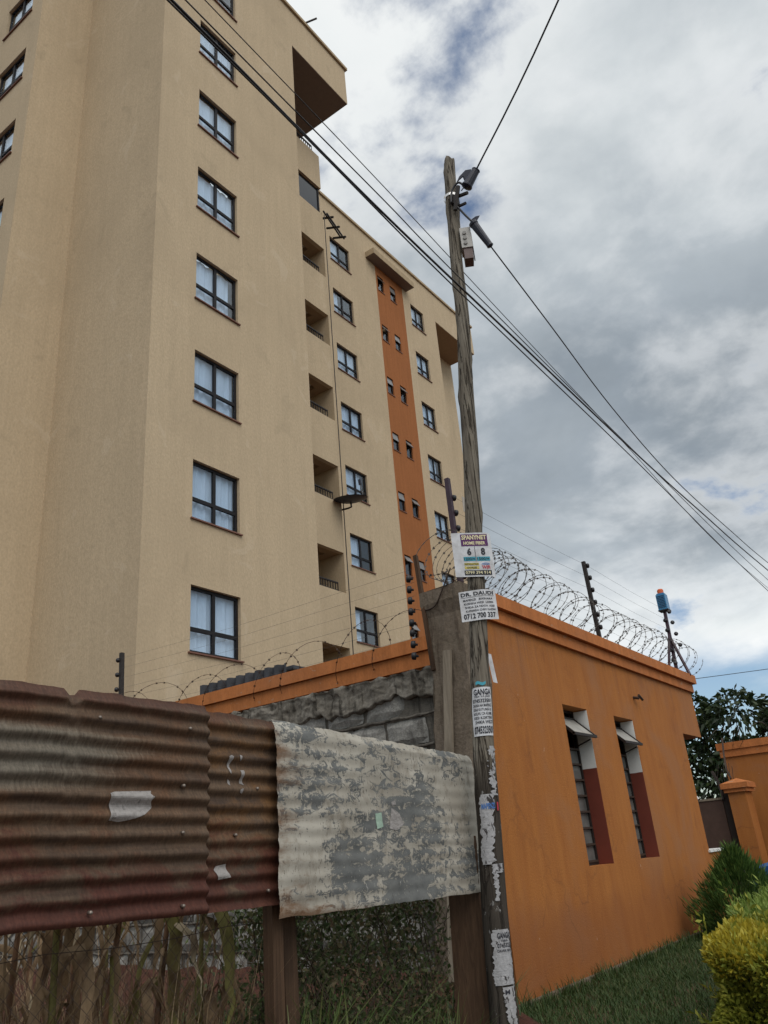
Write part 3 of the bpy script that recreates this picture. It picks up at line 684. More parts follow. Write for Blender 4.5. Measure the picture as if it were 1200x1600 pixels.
MB().box((GX - .01, 6.7, -.02), (GX + .05, 14, .035)).build('plinth', M['pillar'], gh)

# ------------------------------------------------------------------ left boundary wall (orange) with mouldings
bw = thing('boundary_wall', (-7, 7.4, 0), 'orange boundary wall with stepped moulding running behind the stone wall', 'wall')
MB().box((-11.9, 7.32, 0), (-3.96, 7.52, 3.10)).build('wall', M['orange'], bw)
MB().box((-11.9, 7.24, 3.27), (-3.99, 7.58, 3.42)).build('cornice', M['orange_trim'], bw)
MB().box((-11.9, 7.28, 3.10), (-3.98, 7.55, 3.268)).build('cornice', M['orange_trim'], bw)
MB().box((-6.04, 7.24, 2.97), (-5.96, 7.33, 3.04)).build('weep_pipe', M['rust_wire'], bw)
# dark ribbed canopy behind it
rc = thing('ribbed_canopy', (-8.6, 8.4, 0), 'dark ribbed metal canopy roof showing above the orange boundary wall', 'canopy')
cm = MB()
def rib(u, v):
    x = -9.37 + u * 1.75; ph = (u * 9) % 1; d = .07 if ph < .5 else 0
    return (x, 8.35 - d, 3.3 + v * .58)
cm.grid(rib, 72, 1); cm.box((-9.4, 8.45, 3.82), (-7.6, 8.9, 3.87)); cm.build('sheet', M['navy'], rc)
for x in (-9.3, -7.8): MB().box((x, 8.5, 0), (x + .08, 8.58, 3.88)).build('post', M['iron'], rc)
# ------------------------------------------------------------------ stone wall and its end pillar
sw = thing('stone_wall', (-6.5, 6.1, 0), 'rough grey stone block wall with crumbling dark render along its top', 'wall')
MB().box((-12, 6.06, 0), (-3.70, 6.22, 2.60)).build('mortar_core', M['mortar'], sw)
def stone_mesh(w, h, seed):
    r = random.Random(seed); d = .034; n = 5
    mb = MB()
    def fn(u, v):
        e = min(u, 1 - u, v, 1 - v); k = min(1, e * 5)
        return (u * w + r.uniform(-.012, .012) * (1 if 0 < u < 1 else .8), -d * k ** .35 - r.uniform(0, .009), v * h + r.uniform(-.01, .01))
    mb.grid(fn, n, 4); return mb.mesh('stone')
sm = [stone_mesh(.43, .225, i) for i in range(8)] + [stone_mesh(.33, .225, 20 + i) for i in range(4)]
row = 0; z = .02
while z < 2.42:
    x = -12 + random.uniform(0, .2)
    while x < -4.16:
        wide = random.random() < .7; me = random.choice(sm[:8] if wide else sm[8:])
        o = link('stone', me, M['stone'], sw, Vector((x, 6.062 + random.uniform(-.012, .01), z)) - sw.location)
        x += (.43 if wide else .33) + .035
    z += .262
def cap(u, v):
    x = -12 + u * 8.29
    if v < .9:
        k = v / .9; lowz = 2.50 + .10 * pn.fractal(Vector((x * 1.6, 3.1, 0)), 1., 2., 5) + .05 * pn.noise(Vector((x * 9, 0, 0)))
        zz = lowz + (2.745 - lowz) * k
        d = .05 * pn.fractal(Vector((x * 4.5, 0, zz * 5.5)), .8, 2., 6) + .016 * pn.noise(Vector((x * 31, 5, zz * 31)))
        return (x, 5.985 - d * (.45 + .55 * k) + (.06 if k < .01 else 0), zz + .018 * pn.noise(Vector((x * 14, 2, zz * 9))))
    return (x, 5.97 + (v - .9) / .1 * .28, 2.75 + .03 * pn.noise(Vector((x * 11, v * 30, 0))))
MB().grid(cap, 420, 20).build('render_coat', M['capping'], sw, True)
rg = MB()
for j in range(10):
    z0 = .02 + .262 * j - .018
    for i0 in range(6):
        x0 = -12 + i0 * 1.38
        rg.tube([(x0 + k * .046, 6.03 + .012 * pn.noise(Vector((x0 + k * .3, j, 0))), z0 + .016 * pn.noise(Vector(((x0 + k * .046) * 7, j * 3., 1)))) for k in range(31)], [.014 + .010 * pn.noise(Vector(((x0 + k * .046) * 12, j * 2., 4))) for k in range(31)], 5)
rg.build('mortar_ridge', M['mortar'], sw, True)
pl = thing('concrete_pillar', (-3.5, 6.2, 0), 'tall weathered concrete end pillar with a chipped cap behind the utility pole', 'pillar')
pm = MB()
def pil(u, v):
    t = u * 4; k = int(t) % 4; fz = t - int(t); cs = [(-3.72, 5.96), (-3.36, 5.96), (-3.36, 6.36), (-3.72, 6.36)]
    a, b = cs[k], cs[(k + 1) % 4]; r = random.uniform(-.008, .008)
    zz = v * 3.42; lean = .12 * (zz - 2.6) if zz < 2.6 else .0
    grow = .035 if v > .93 else 0
    x = a[0] + (b[0] - a[0]) * fz; y = a[1] + (b[1] - a[1]) * fz
    return (x + lean + (grow if x > -3.5 else -grow) + r, y + (grow if y > 6.16 else -grow) + r, zz + (.03 * (x + 3.5) if v > .93 else 0))
pm.grid(pil, 32, 28); top = [(-3.755, 5.925, 3.415), (-3.325, 5.925, 3.428), (-3.325, 6.395, 3.428), (-3.755, 6.395, 3.415)]
pm.add(top, [(0,1,2,3)]); pm.build('shaft', M['pillar'], pl)
# plank leaning on the pillar
pk = MB(); pk.bar((-3.80, 5.86, .0), (-3.53, 5.93, 2.84), .075, .03, up=(0, 1, 0)); 
tag(pk.build('timber_plank', M['plank']), 'narrow pale grey timber plank standing against the concrete pillar', 'plank')

# ------------------------------------------------------------------ corrugated fence
cf = thing('corrugated_fence', (-2.8, 2.8, 0), 'corrugated iron fence of two rusty brown sheets and one peeling white sheet', 'fence')
PITCH = .0715
SURF = {}
def sheet(y0, y1, top, bot, xoff, amp, seed, ny, jag=.004, notch=None, ragged=0, bulge=.01, phase=0.):
    r = random.Random(seed); mb = MB(); ph = [r.uniform(0, 6) for _ in range(6)]
    nz = 130; jl = [r.uniform(-1, 1) for _ in range(nz + 1)]; jt = [jag * 2.2 * pn.fractal(Vector((i * .13, seed, 0)), .9, 2., 4) for i in range(ny + 1)]; jb = [jag * 1.2 * pn.fractal(Vector((i * .1, seed, 9)), .9, 2., 4) for i in range(ny + 1)]
    def fn(u, v):
        i = round(u * ny); j = round(v * nz)
        zt = top[0] + (top[1] - top[0]) * u + jt[i]; zb = bot[0] + (bot[1] - bot[0]) * u + jb[i]
        y = y0 + (y1 - y0) * u
        if notch and abs(y - notch) < .02: zt -= .055 * (1 - abs(y - notch) / .02)
        z = zb + (zt - zb) * v
        if ragged and u < .012: y += ragged * (1.6 * pn.fractal(Vector((z * 9, 1, 7)), .8, 2., 5) + .2 * jl[j])
        q = (z - zb) / PITCH * 2 * math.pi + phase
        return (surf(y, z, zb, v, q), y, z)
    def surf(y, z, zb, v, q):
        fade = (1 if v < .95 else .4) * (1 if not ragged else .55 + .8 * pn.noise(Vector((y * 1.7, z * 2.3, 3))))
        x = amp * fade * math.sin(q) + bulge * math.sin(y * 2.1 + ph[0]) * math.sin(z * 3 + ph[1]) + bulge * .4 * math.sin(y * 9 + ph[2]) * math.sin(z * 11 + ph[4])
        if v > .95: x -= (v - .95) * .5
        return xoff + x
    def at(y, z):
        u = (y - y0) / (y1 - y0); zb = bot[0] + (bot[1] - bot[0]) * u; return surf(y, z, zb, .5, (z - zb) / PITCH * 2 * math.pi + phase)
    mb.at = at; SURF[seed] = at
    mb.grid(fn, ny, nz); return mb
s1 = sheet(.55, 2.52, (1.925, 1.915), (1.10, 1.06), -2.79, .0105, 1, 90, notch=1.83, bulge=.006).build('sheet', M['rust'], cf, True); tag(s1, 'long rusty sheet with grey zinc streaks')
s2 = sheet(2.46, 3.04, (1.905, 1.885), (1.062, 1.055), -2.822, .0100, 2, 30, bulge=.004, phase=2.1).build('sheet', M['rust2'], cf, True); tag(s2, 'short rusty brown sheet')
s3 = sheet(2.93, 4.84, (1.885, 1.80), (1.0, .975), -2.775, .0030, 3, 110, jag=.005, ragged=.007, bulge=.011).build('sheet', M['peel'], cf, True); tag(s3, 'white painted sheet peeling to grey metal with rusty edges')
def nail(y, z, par, x=-2.776):
    n = MB(); 
    for k in range(1): n.tube([(x - .012, y, z), (x + .004, y, z), (x + .007, y, z)], [.0075, .0075, .004], 8)
    return n.build('nail', M['nail'], par, True)
for y, z in ((1.94, 1.81), (2.40, 1.80), (2.37, 1.56), (2.37, 1.375), (1.95, 1.115), (2.38, 1.10), (1.25, 1.8), (1.2, 1.13)): nail(y, z, s1)
for y, z in ((2.84, 1.56), (2.7, 1.36), (2.9, 1.12)): nail(y, z, s2, -2.808)
def scrap(pts, x, par, m, name='paper_scrap'):
    """pasted paper that follows the corrugations of its sheet"""
    at = SURF[{s1: 1, s2: 2, s3: 3}[par]]; zs_ = [p[1] for p in pts]; z0, z1 = min(zs_), max(zs_); n = max(4, int((z1 - z0) / .006)); mb = MB(); rows = []
    for j in range(n + 1):
        z = z0 + (z1 - z0) * min(.999, max(.001, j / n)); xs = []
        for (ya, za), (yb, zb) in zip(pts, pts[1:] + pts[:1]):
            if (za - z) * (zb - z) < 0: xs.append(ya + (yb - ya) * (z - za) / (zb - za))
        if len(xs) < 2: continue
        l, r = min(xs), max(xs); rows.append([(at(l + (r - l) * i / 6, z) + .0025 + .003 * abs(pn.noise(Vector((l * 30 + i, z * 40, 2)))), l + (r - l) * i / 6, z) for i in range(7)])
    for rw in rows: mb.v += rw
    for j in range(len(rows) - 1):
        for i in range(6): mb.f.append((j * 7 + i, j * 7 + i + 1, (j + 1) * 7 + i + 1, (j + 1) * 7 + i))
    return mb.build(name, m, par)
scrap([(2.01, 1.53), (2.05, 1.536), (2.12, 1.535), (2.215, 1.54), (2.205, 1.525), (2.222, 1.515), (2.208, 1.50), (2.225, 1.475), (2.17, 1.445), (2.12, 1.43), (2.06, 1.422), (2.012, 1.424), (2.02, 1.47)], -2.776, s1, M['scrappaper'])
for pts in ([(2.585, 1.225), (2.60, 1.24), (2.63, 1.235), (2.655, 1.245), (2.66, 1.21), (2.675, 1.185), (2.60, 1.183)], [(2.66, 1.70), (2.675, 1.705), (2.69, 1.70), (2.675, 1.66), (2.672, 1.62), (2.662, 1.63)],
            [(2.73, 1.71), (2.745, 1.705), (2.738, 1.68), (2.728, 1.69)], [(2.735, 1.64), (2.76, 1.64), (2.755, 1.60), (2.765, 1.575), (2.74, 1.58)], [(2.665, 1.60), (2.68, 1.59), (2.675, 1.57), (2.663, 1.58)], [(2.73, 1.555), (2.75, 1.56), (2.745, 1.535), (2.73, 1.54)]):
    scrap(pts, -2.806, s2, M['scrappaper'])
for pts, m in (([(3.70, 1.44), (3.76, 1.445), (3.765, 1.37), (3.705, 1.36)], plain('pale_green_paper', (.30, .42, .34), .8)), ([(3.82, 1.36), (3.86, 1.47), (3.93, 1.44), (3.97, 1.385), (3.90, 1.35)], M['scrappaper']), ([(3.86, 1.50), (3.90, 1.51), (3.91, 1.485), (3.87, 1.48)], M['scrappaper'])):
    scrap(pts, -2.762, s3, m)
post = MB(); post.bar((-2.90, 3.02, -.1), (-2.88, 3.0, 1.85), .07, .06); post.build('post', M['slab'], cf)
post = MB(); post.bar((-2.93, 3.16, -.1), (-2.93, 3.12, 1.7), .09, .05); post.build('post', M['slab'], cf)
post = MB(); post.bar((-2.90, 1.0, -.1), (-2.88, 1.0, 1.85), .07, .06); post.build('post', M['slab'], cf)
tp = MB(); tp.bar((-2.86, 4.60, -.15), (-2.88, 4.74, 1.3), .20, .05, up=(-.3, .95, 0)); tp.build('post', M['slab'], cf)
for zz in (1.22, 1.70): MB().bar((-2.86, .6, zz), (-2.86, 4.8, zz - .03), .04, .05).build('rail', M['slab'], cf)

# ------------------------------------------------------------------ chain link below the sheets
cl = thing('chain_link_fence', (-2.97, 2.8, 0), 'sagging rusty chain link mesh below the corrugated sheets', 'fence')
mb = MB(); s = .062
def zig(y0, sg):
    pts = []; z = -.02; k = 0
    while z < 1.12:
        pts.append((-2.965 + .006 * (k % 2) * sg + .012 * math.sin(y0 * 3 + z * 4), y0 + sg * (s * .5 if k % 2 else 0) + .012 * math.sin(z * 7 + y0 * 2), z)); z += s * .55; k += 1
    return pts
y = .7
while y < 4.6:
    mb.tube(zig(y, 1), .0016, 3, False); mb.tube(zig(y + s, -1), .0016, 3, False); y += s
tag(mb.build('wire_mesh', M['rust_wire'], cl), kind='stuff')
for z in (.98, .5): MB().tube([(-2.965, .7 + i * .3, z + .01 * math.sin(i * 2)) for i in range(14)], .002, 4).build('strand', M['rust_wire'], cl)

# ------------------------------------------------------------------ utility pole
PX = [(-2.67, 4.60, -.2, .086), (-2.66, 4.62, .30, .084), (-2.65, 4.64, .68, .080), (-2.64, 4.67, 1.13, .077), (-2.62, 4.70, 1.69, .074), (-2.59, 4.75, 2.31, .071), (-2.57, 4.79, 2.77, .070), (-2.53, 4.84, 3.40, .069), (-2.505, 4.88, 3.94, .068), (-2.475, 4.93, 4.65, .067), (-2.45, 4.98, 5.29, .065), (-2.44, 5.02, 5.99, .062), (-2.42, 5.05, 6.64, .064), (-2.40, 5.10, 7.17, .058)]
PX = [(x, y, z, r * (.93 if z < 2 else .86)) for x, y, z, r in PX]
def pole_at(z):
    for a, b in zip(PX, PX[1:]):
        if z <= b[2]: break
    t = (z - a[2]) / (b[2] - a[2]); return Vector((a[0] + (b[0] - a[0]) * t, a[1] + (b[1] - a[1]) * t, z)), a[3] + (b[3] - a[3]) * t
up = thing('utility_pole', (-2.66, 4.62, 0), 'tall leaning grey wooden utility pole covered in pasted posters', 'utility pole')
mb = MB(); N = 28; zs = np.arange(-.2, 7.17, .045).tolist() + [7.165, 7.172]
base = 0
knots = [(random.uniform(.3, 7), random.uniform(0, 6.28), random.uniform(.006, .014)) for _ in range(26)] + [(6.55, 3.0, .012), (6.5, .5, .012), (4.1, 5.2, .02)]
for i, z in enumerate(zs):
    c, r = pole_at(min(z, 7.17)); 
    for k in range(N):
        t = 2 * math.pi * k / N; rr = r * (1 + .035 * math.sin(2 * t + z * .6) + .03 * math.sin(3 * t - z * 1.1)) + .0025 * math.sin(11 * t + z * .9) + .003 * math.sin(z * 5 + t)
        for kz, kt, ka in knots:
            dz = (z - kz) / .07; dt = math.atan2(math.sin(t - kt), math.cos(t - kt)) / .5; e = dz * dz + dt * dt
            if e < 6: rr += ka * math.exp(-e)
        zz = z + (.02 * math.sin(3 * t) + .025 * (1 if k in (8, 9, 10) else 0) if i >= len(zs) - 2 else 0)
        if i == len(zs) - 1: rr *= .55
        mb.v.append((c.x + rr * math.cos(t), c.y + rr * math.sin(t), zz))
    if i:
        for k in range(N):
            a = (i - 1) * N; b = i * N; mb.f.append((a + k, a + (k + 1) % N, b + (k + 1) % N, b + k))
mb.f.append(tuple((len(zs) - 1) * N + k for k in range(N)))
mb.build('shaft', M['pole'], up, True)
def ring(z, h, dr, m, name):
    mb = MB(); c0, r0 = pole_at(z); 
    mb.grid(lambda u, v: pole_at(z + h * v)[0] + Vector((math.cos(u * 6.2832), math.sin(u * 6.2832), 0)) * (r0 + dr), 28, 1); return mb.build(name, m, up, True)
ring(6.655, .03, .012, M['band'], 'steel_band')
bk = MB(); bk.box((-2.39, 4.97, 6.52), (-2.33, 5.03, 6.60)); bk.tube([(-2.36, 4.98, 6.44), (-2.29, 4.96, 6.66)], .02, 6); bk.tube([(-2.36, 5.0, 6.60), (-2.22, 4.98, 6.55)], .018, 6); bk.tube([(-2.33, 5.0, 6.48), (-2.25, 4.97, 6.44)], .015, 6); bk.build('hook_bracket', M['iron'], up)
mt = thing('meter_box', (-2.34, 4.98, 6.1), 'small light grey meter box with three round ports high on the pole', 'meter box')
mrot = Matrix.Rotation(math.radians(30), 4, 'Z')
def rbox(mb, a, b, org): 
    t = MB().box(a, b); mb.add([Vector(org) + (mrot @ Vector(p)) for p in t.v], t.f); return mb
org = pole_at(6.0)[0] + Vector((.046, .034, -.10))
rbox(MB(), (.0, -.075, .115), (.095, .055, .335), org).build('case', M['meter'], mt)
rbox(MB(), (.012, -.065, .0), (.088, .05, .113), org).build('terminal_cover', plain('brown_grey_cover', (.13, .09, .085), .6), mt)
M['port'] = plain('port_grey', (.25, .245, .235), .6)
for i in range(3):
    q = MB(); p0 = org + mrot @ Vector((.036, -.075, .16 + i * .055)); q.tube([p0, p0 + mrot @ Vector((0, -.012, 0))], .017, 10); q.build('port', M['port'], mt)
MB().tube([org + mrot @ Vector((.10, .0, z)) for z in (.02, .15, .3, .33)], .005, 5).build('conduit', M['cable'], mt)
# cable closures
def closure(name, p, q, r0, r1, label, fin):
    p = Vector(p); q = Vector(q); d = (q - p); o = thing(name, p, label, 'cable closure', 'black cable closures on the pole')
    mb = MB(); mb.tube([p, p + d * .06, p + d * .12, p + d * .16, p + d * .9, p + d * .96, q], [r0 * .5, r0 * 1.15, r0 * 1.15, r0, r1, r1 * 1.1, r1 * .4], 12); mb.build('body', M['closure'], o)
    f = MB(); pts = [p + d * .12 + Vector(v) for v in fin]; n = len(pts)
    nn = Vector((.012, -.012, 0)); f.add(pts + [x + nn for x in pts], [tuple(range(n)), tuple(range(2 * n - 1, n - 1, -1))] + [(i, (i + 1) % n, (i + 1) % n + n, i + n) for i in range(n)]); f.build('mounting_fin', M['closure'], o)
    return o
c1a, c1b = (-2.235, 5.0, 6.635), (-2.12, 5.03, 6.80)
closure('cable_closure', c1a, c1b, .045, .037, 'stubby black cable closure on the cable rising from the pole', [(-.01, 0, .02), (-.03, 0, .12), (-.10, 0, .10), (-.07, 0, .14), (.0, 0, .17), (.06, 0, .14)])
c2a, c2b = (-2.24, 5.02, 6.26), (-2.145, 5.12, 5.985)
closure('cable_closure', c2a, c2b, .036, .028, 'long black cable closure on the cable descending to the right', [(-.02, 0, .0), (-.02, 0, .06), (.02, 0, .065), (.06, 0, .05), (.03, 0, .02)])
def cable(name, pts, r, label, group=None, m='cable', sub=6):
    P = [Vector(p) for p in pts]; out = []
    for i in range(len(P) - 1):
        p0, p1, p2, p3 = P[max(i-1,0)], P[i], P[i+1], P[min(i+2, len(P)-1)]
        for k in range(sub):
            t = k / sub; out.append(.5 * (2*p1 + (p2-p0)*t + (2*p0-5*p1+4*p2-p3)*t*t + (3*p1-p0-3*p2+p3)*t**3))
    out.append(P[-1]); o = MB().tube(out, r, 6).build(name, M[m], None, True); return tag(o, label, 'cable', group)
G1 = 'cables strung along the street'
cable('overhead_cable', [c1b, (-.97, 4.35, 7.12), (1.5, 2.83, 8.1), (4.5, 1.0, 9.6)], .0075, 'single black cable rising from the pole to the top of the picture', G1)
cable('overhead_cable', [c2b, (-2.2, 6.4, 5.88), (-2.3, 8.2, 5.78), (-2.35, 10.5, 5.7), (-2.35, 13.5, 5.78), (-2.35, 17.5, 6.0), (-2.35, 30, 7.0)], .0065, 'black cable running from the lower closure down to the right', G1)
cable('overhead_cable', [(-2.2, -9, 5.9), (-2.2, -2, 5.45), (-2.2, 1.71, 5.31), (-2.2, 3.4, 5.22), (-2.2, 5.4, 5.21), (-2.2, 8.5, 5.21), (-2.2, 11, 5.27), (-2.2, 15.2, 5.42), (-2.2, 30, 6.2)], .0085, 'thickest black cable of the bundle crossing in front of the pole', G1)
cable('overhead_cable', [(-2.2, -9, 5.8), (-2.2, -2, 5.40), (-2.2, 1.72, 5.28), (-2.2, 2.72, 5.24), (-2.2, 4.02, 5.16), (-2.2, 5.5, 5.13), (-2.2, 8.45, 5.08), (-2.2, 14.6, 4.90), (-2.2, 30, 4.9)], .0055, 'lowest black cable of the bundle crossing in front of the pole', G1)
cable('overhead_cable', [(-2.25, -9, 6.1), (-2.25, -2, 5.68), (-2.25, 1.83, 5.51), (-2.25, 3.6, 5.45), (-2.25, 4.6, 5.40), (-2.25, 8.7, 5.31), (-2.25, 15.3, 5.26), (-2.25, 30, 5.6)], .0045, 'thinner black cable just above the thick bundle', G1)
cable('overhead_cable', [(-2.8, -9, 7.3), (-2.8, -2, 6.92), (-2.8, 2.44, 6.76), (-2.8, 4.6, 6.66), (-2.8, 6.9, 6.49), (-2.8, 10.2, 6.28), (-2.8, 14.1, 5.98), (-2.8, 19, 6.0), (-2.8, 34, 6.4)], .0042, 'thin uppermost cable passing behind the pole', G1)
cable('overhead_cable', [(-6.6, 15.5, 4.0), (-3.0, 17.3, 4.06), (3, 20.3, 4.3)], .006, 'short thin wire above the tree at the right edge', G1)
cable('pole_wire', [c1a, (-2.29, 4.98, 6.72), (-2.36, 4.97, 6.66), (-2.38, 4.96, 6.52)], .010, 'looped black wire between bracket and stubby closure')
cable('pole_wire', [(-2.27, 4.97, 6.60), (-2.22, 4.99, 6.66), c1a], .005, 'short straight wire under the stubby closure')
cable('pole_wire', [(-2.34, 4.98, 6.47), (-2.29, 5.0, 6.36), c2a], .010, 'black wire from the bracket down to the long closure')

# ------------------------------------------------------------------ posters
def text_mesh(s, size, bold=0.0):
    cu = bpy.data.curves.new('lettering', 'FONT'); cu.body = s; cu.size = size; cu.resolution_u = 2; cu.offset = bold * 1.6
    ob = bpy.data.objects.new('lettering', cu); me = bpy.data.meshes.new_from_object(ob)
    bpy.data.objects.remove(ob); vs = [tuple(v.co) for v in me.vertices]; fs = [tuple(p.vertices) for p in me.polygons]
    bpy.data.meshes.remove(me); return vs, fs
def put_text(mb, s, u, v, w, h, bold=.0, fit=True):
    """text with left-bottom at (u, v), cap height h, stretched to width w"""
    vs, fs = text_mesh(s, 1.0, bold)
    x0 = min(p[0] for p in vs); x1 = max(p[0] for p in vs); y0 = 0; y1 = max(p[1] for p in vs)
    mb.add([(u + (p[0] - x0) / (x1 - x0) * w, v + p[1] / y1 * h, 0) for p in vs], fs)
def mapped(mb, fn, lift):
    out = MB(); out.v = [tuple(fn(p[0], p[1], lift)) for p in mb.v]; out.f = mb.f; return out
def flat_quads(mb, u0, v0, u1, v1, n=8):
    mb.grid(lambda a, b: (u0 + (u1 - u0) * a, v0 + (v1 - v0) * b, 0), n, max(2, n // 2)); return mb
TH = math.atan2(-4.8, 2.55)          # direction from the pole to the viewer's side of the street
def pole_map(z0, th=TH, extra=.004, tilt=0.0):
    def fn(u, v, lift):
        c, r = pole_at(z0 + v); r += extra + lift + .004; a = th + u / r
        return (c.x + r * math.cos(a), c.y + r * math.sin(a), z0 + v + tilt * u)
    return fn
def board_map(z0, th, off, bend_u, bend, tilt=0.0, curl=.0):
    """paper lying flat across the pole front, folding back past bend_u"""
    def fn(u, v, lift):
        c, r = pole_at(z0 + .1); n = Vector((math.cos(th), math.sin(th), 0)); t = Vector((-math.sin(th), math.cos(th), 0))
        d = r + off + lift + curl * math.sin(u * 14 + 1) * .5; uu = u
        if u > bend_u: e = u - bend_u; uu = bend_u + e * math.cos(bend); d -= e * math.sin(bend)
        p = c + n * d + t * uu; return (p.x, p.y, z0 + v + tilt * u)
    return fn
# poster: home fibre
P1 = thing('fibre_poster', pole_at(3.1)[0], 'white and purple home fibre poster with prices wrapped on the pole', 'poster', 'posters on the pole')
W, H = .285, .335; f1 = board_map(2.975, TH + .05, .012, .105, .9, -.10, .006)
def part_of(thing_, name, mb, fn, lift, m):
    o = mapped(mb, fn, lift).build(name, m, thing_)
    return tag(o, kind='stuff') if name == 'lettering' else o
sheet1 = flat_quads(MB(), -.150, 0, .145, H, 14); part_of(P1, 'paper', sheet1, f1, 0, M['paper'])
part_of(P1, 'header_band', flat_quads(MB(), -.085, .232, .105, H - .012), f1, .0015, M['violet'])
part_of(P1, 'price_band', flat_quads(MB(), -.080, .118, .004, .150, 4), f1, .0015, M['cyan']); part_of(P1, 'price_band', flat_quads(MB(), .012, .118, .105, .150, 4), f1, .0015, M['cyan'])
part_of(P1, 'yellow_band', flat_quads(MB(), -.080, .086, .022, .104, 4), f1, .0015, M['yellow']); part_of(P1, 'yellow_band', flat_quads(MB(), -.080, .058, .022, .078, 4), f1, .0015, M['yellow'])
part_of(P1, 'number_band', flat_quads(MB(), -.085, .012, .105, .048, 6), f1, .0015, M['ink'])
t = MB(); put_text(t, 'SPANYNET', -.078, .282, .176, .034, .02); put_text(t, 'HOME FIBER', -.068, .243, .155, .024, .02); put_text(t, '0799 394 914', -.078, .020, .175, .022, .01); part_of(P1, 'lettering', t, f1, .003, M['ivory'])
t = MB(); put_text(t, '6', -.050, .165, .030, .052, .02); put_text(t, '8', .048, .165, .030, .052, .02); flat_quads(t, .0055, .115, .0085, .228, 2); put_text(t, '1200/=', -.077, .124, .078, .020, .01); put_text(t, '1500/=', .016, .124, .084, .020, .01)
put_text(t, 'INSTALLATION', -.077, .089, .096, .012, .01); put_text(t, 'CHARGES', -.065, .062, .07, .012, .01); part_of(P1, 'lettering', t, f1, .003, M['ink'])
t = MB(); put_text(t, 'WiFi', .042, .058, .056, .026, .02); part_of(P1, 'lettering', t, f1, .003, M['redprint'])
t = MB()
for i in range(2):
    R0 = .018 + i * .013; t.grid(lambda a, b, R0=R0: (.070 + (R0 + .006 * b) * math.cos(.6 + a * 1.95), .078 + (R0 + .006 * b) * math.sin(.6 + a * 1.95) * .7, 0), 8, 1)
part_of(P1, 'wifi_mark', t, f1, .003, M['blueprint'])
# poster: DR. DAUDI
P2 = thing('doctor_poster', pole_at(2.75)[0], 'white poster headed DR. DAUDI in black capitals on the pole', 'poster', 'posters on the pole')
f2 = board_map(2.66, TH + .02, .010, .045, .45, .02, .010)
part_of(P2, 'paper', flat_quads(MB(), -.115, 0, .150, .215, 14), f2, 0, M['paper'])
t = MB(); put_text(t, 'DR. DAUDI', -.102, .178, .235, .026, .02); flat_quads(t, -.105, .168, .135, .170, 8)
for i, s in enumerate(('MAPENZI   BIASHARA', 'KUSHIKA WEZI  LOSER', 'SHIDA ZA NDOA  KESI', 'KUPANDA CHEO KAZINI')): put_text(t, s, -.090 + .004 * i, .142 - i * .026, .212, .014, .012)
put_text(t, '0712 700 337', -.098, .016, .230, .036, .02); part_of(P2, 'lettering', t, f2, .002, M['ink'])
# poster: GANGA wrapped round the pole
def pasted(name, label, z0, u0, u1, h, lines, m='paper', th=TH, outline=None, tilt=0.0, inkm='ink'):
    c, r = pole_at(z0); o = thing(name, c, label, 'poster', 'posters on the pole'); fn = pole_map(z0, th, .004, tilt)
    if outline is None: part_of(o, 'paper', flat_quads(MB(), u0, 0, u1, h, 12), fn, 0, M[m])
    else:
        mb = MB()
        # strips: each row spans its own torn left and right edges
        rows = outline
        base = 0
        for j, (vv, l, rr) in enumerate(rows):
            for i in range(7): mb.v.append((l + (rr - l) * i / 6, vv, 0))
        for j in range(len(rows) - 1):
            for i in range(6): mb.f.append((j * 7 + i, j * 7 + i + 1, (j + 1) * 7 + i + 1, (j + 1) * 7 + i))
        part_of(o, 'paper', mb, fn, 0, M[m])
    if lines:
        t = MB()
        for s, u, v, w, hh, bd in lines: put_text(t, s, u, v, w, hh, bd)
        part_of(o, 'lettering', t, fn, .002, M[inkm])
    return o
def torn(h, l, r, j, seed, n=14, taper=None):
    n = 44; F_ = lambda i, k: 1.9 * pn.fractal(Vector((i * .33, seed * 3.7, k)), .5, 2., 6)
    return [(h * i / n, l + j * F_(i, 0) + (taper[0] * (1 - i / n) if taper else 0), r + j * F_(i, 8) + (taper[1] * (1 - i / n) if taper else 0)) for i in range(n + 1)]
pasted('healer_poster', 'black and white healer poster reading GANGA wrapped round the pole', 1.885, -.09, .075, .315,
       [('GANGA', -.060, .265, .128, .038, .02), ('TIBA YA JADI', -.060, .248, .120, .011, .01), ('0745323501', -.070, .214, .135, .024, .015), ('DAWA NA MAPENZI', -.068, .186, .135, .019, .012), ('DINI KUTUNGULI', -.066, .160, .132, .017, .012),
        ('NGUVU ZA KIUME', -.066, .133, .134, .018, .012), ('KESI KORTINI', -.062, .106, .130, .018, .012), ('SHIKA WEZI', -.055, .078, .124, .020, .012), ('0745323501', -.064, .016, .136, .046, .02)],
       outline=[(0, -.070, .074), (.03, -.074, .076), (.10, -.080, .074), (.17, -.086, .076), (.24, -.078, .074), (.30, -.076, .072), (.315, -.066, .070)], th=TH + .1)
pasted('torn_poster', 'torn pale poster with blue lettering low on the pole', 1.13, -.06, .07, .40, [('MAPENZI', -.045, .315, .09, .032, .02)], 'oldpaper', TH + .1, torn(.40, -.055, .04, .010, 5, 16, (-.01, -.03)), inkm='blueprint')
pasted('torn_poster', 'torn strip of white paper above the knotted bit of pole', 1.52, .0, .07, .30, None, 'oldpaper', TH + .25, torn(.30, .018, .062, .014, 9, 18))
pasted('torn_poster', 'small torn white patch beside the lower edge of the white sheet', .93, .0, .03, .17, None, 'oldpaper', TH + .2, torn(.17, -.004, .022, .006, 11, 10))
pasted('torn_poster', 'ragged paper scrap at the middle of the pole foot', 1.08, -.01, .05, .05, None, 'oldpaper', TH + .35, torn(.05, -.02, .05, .008, 13, 5))
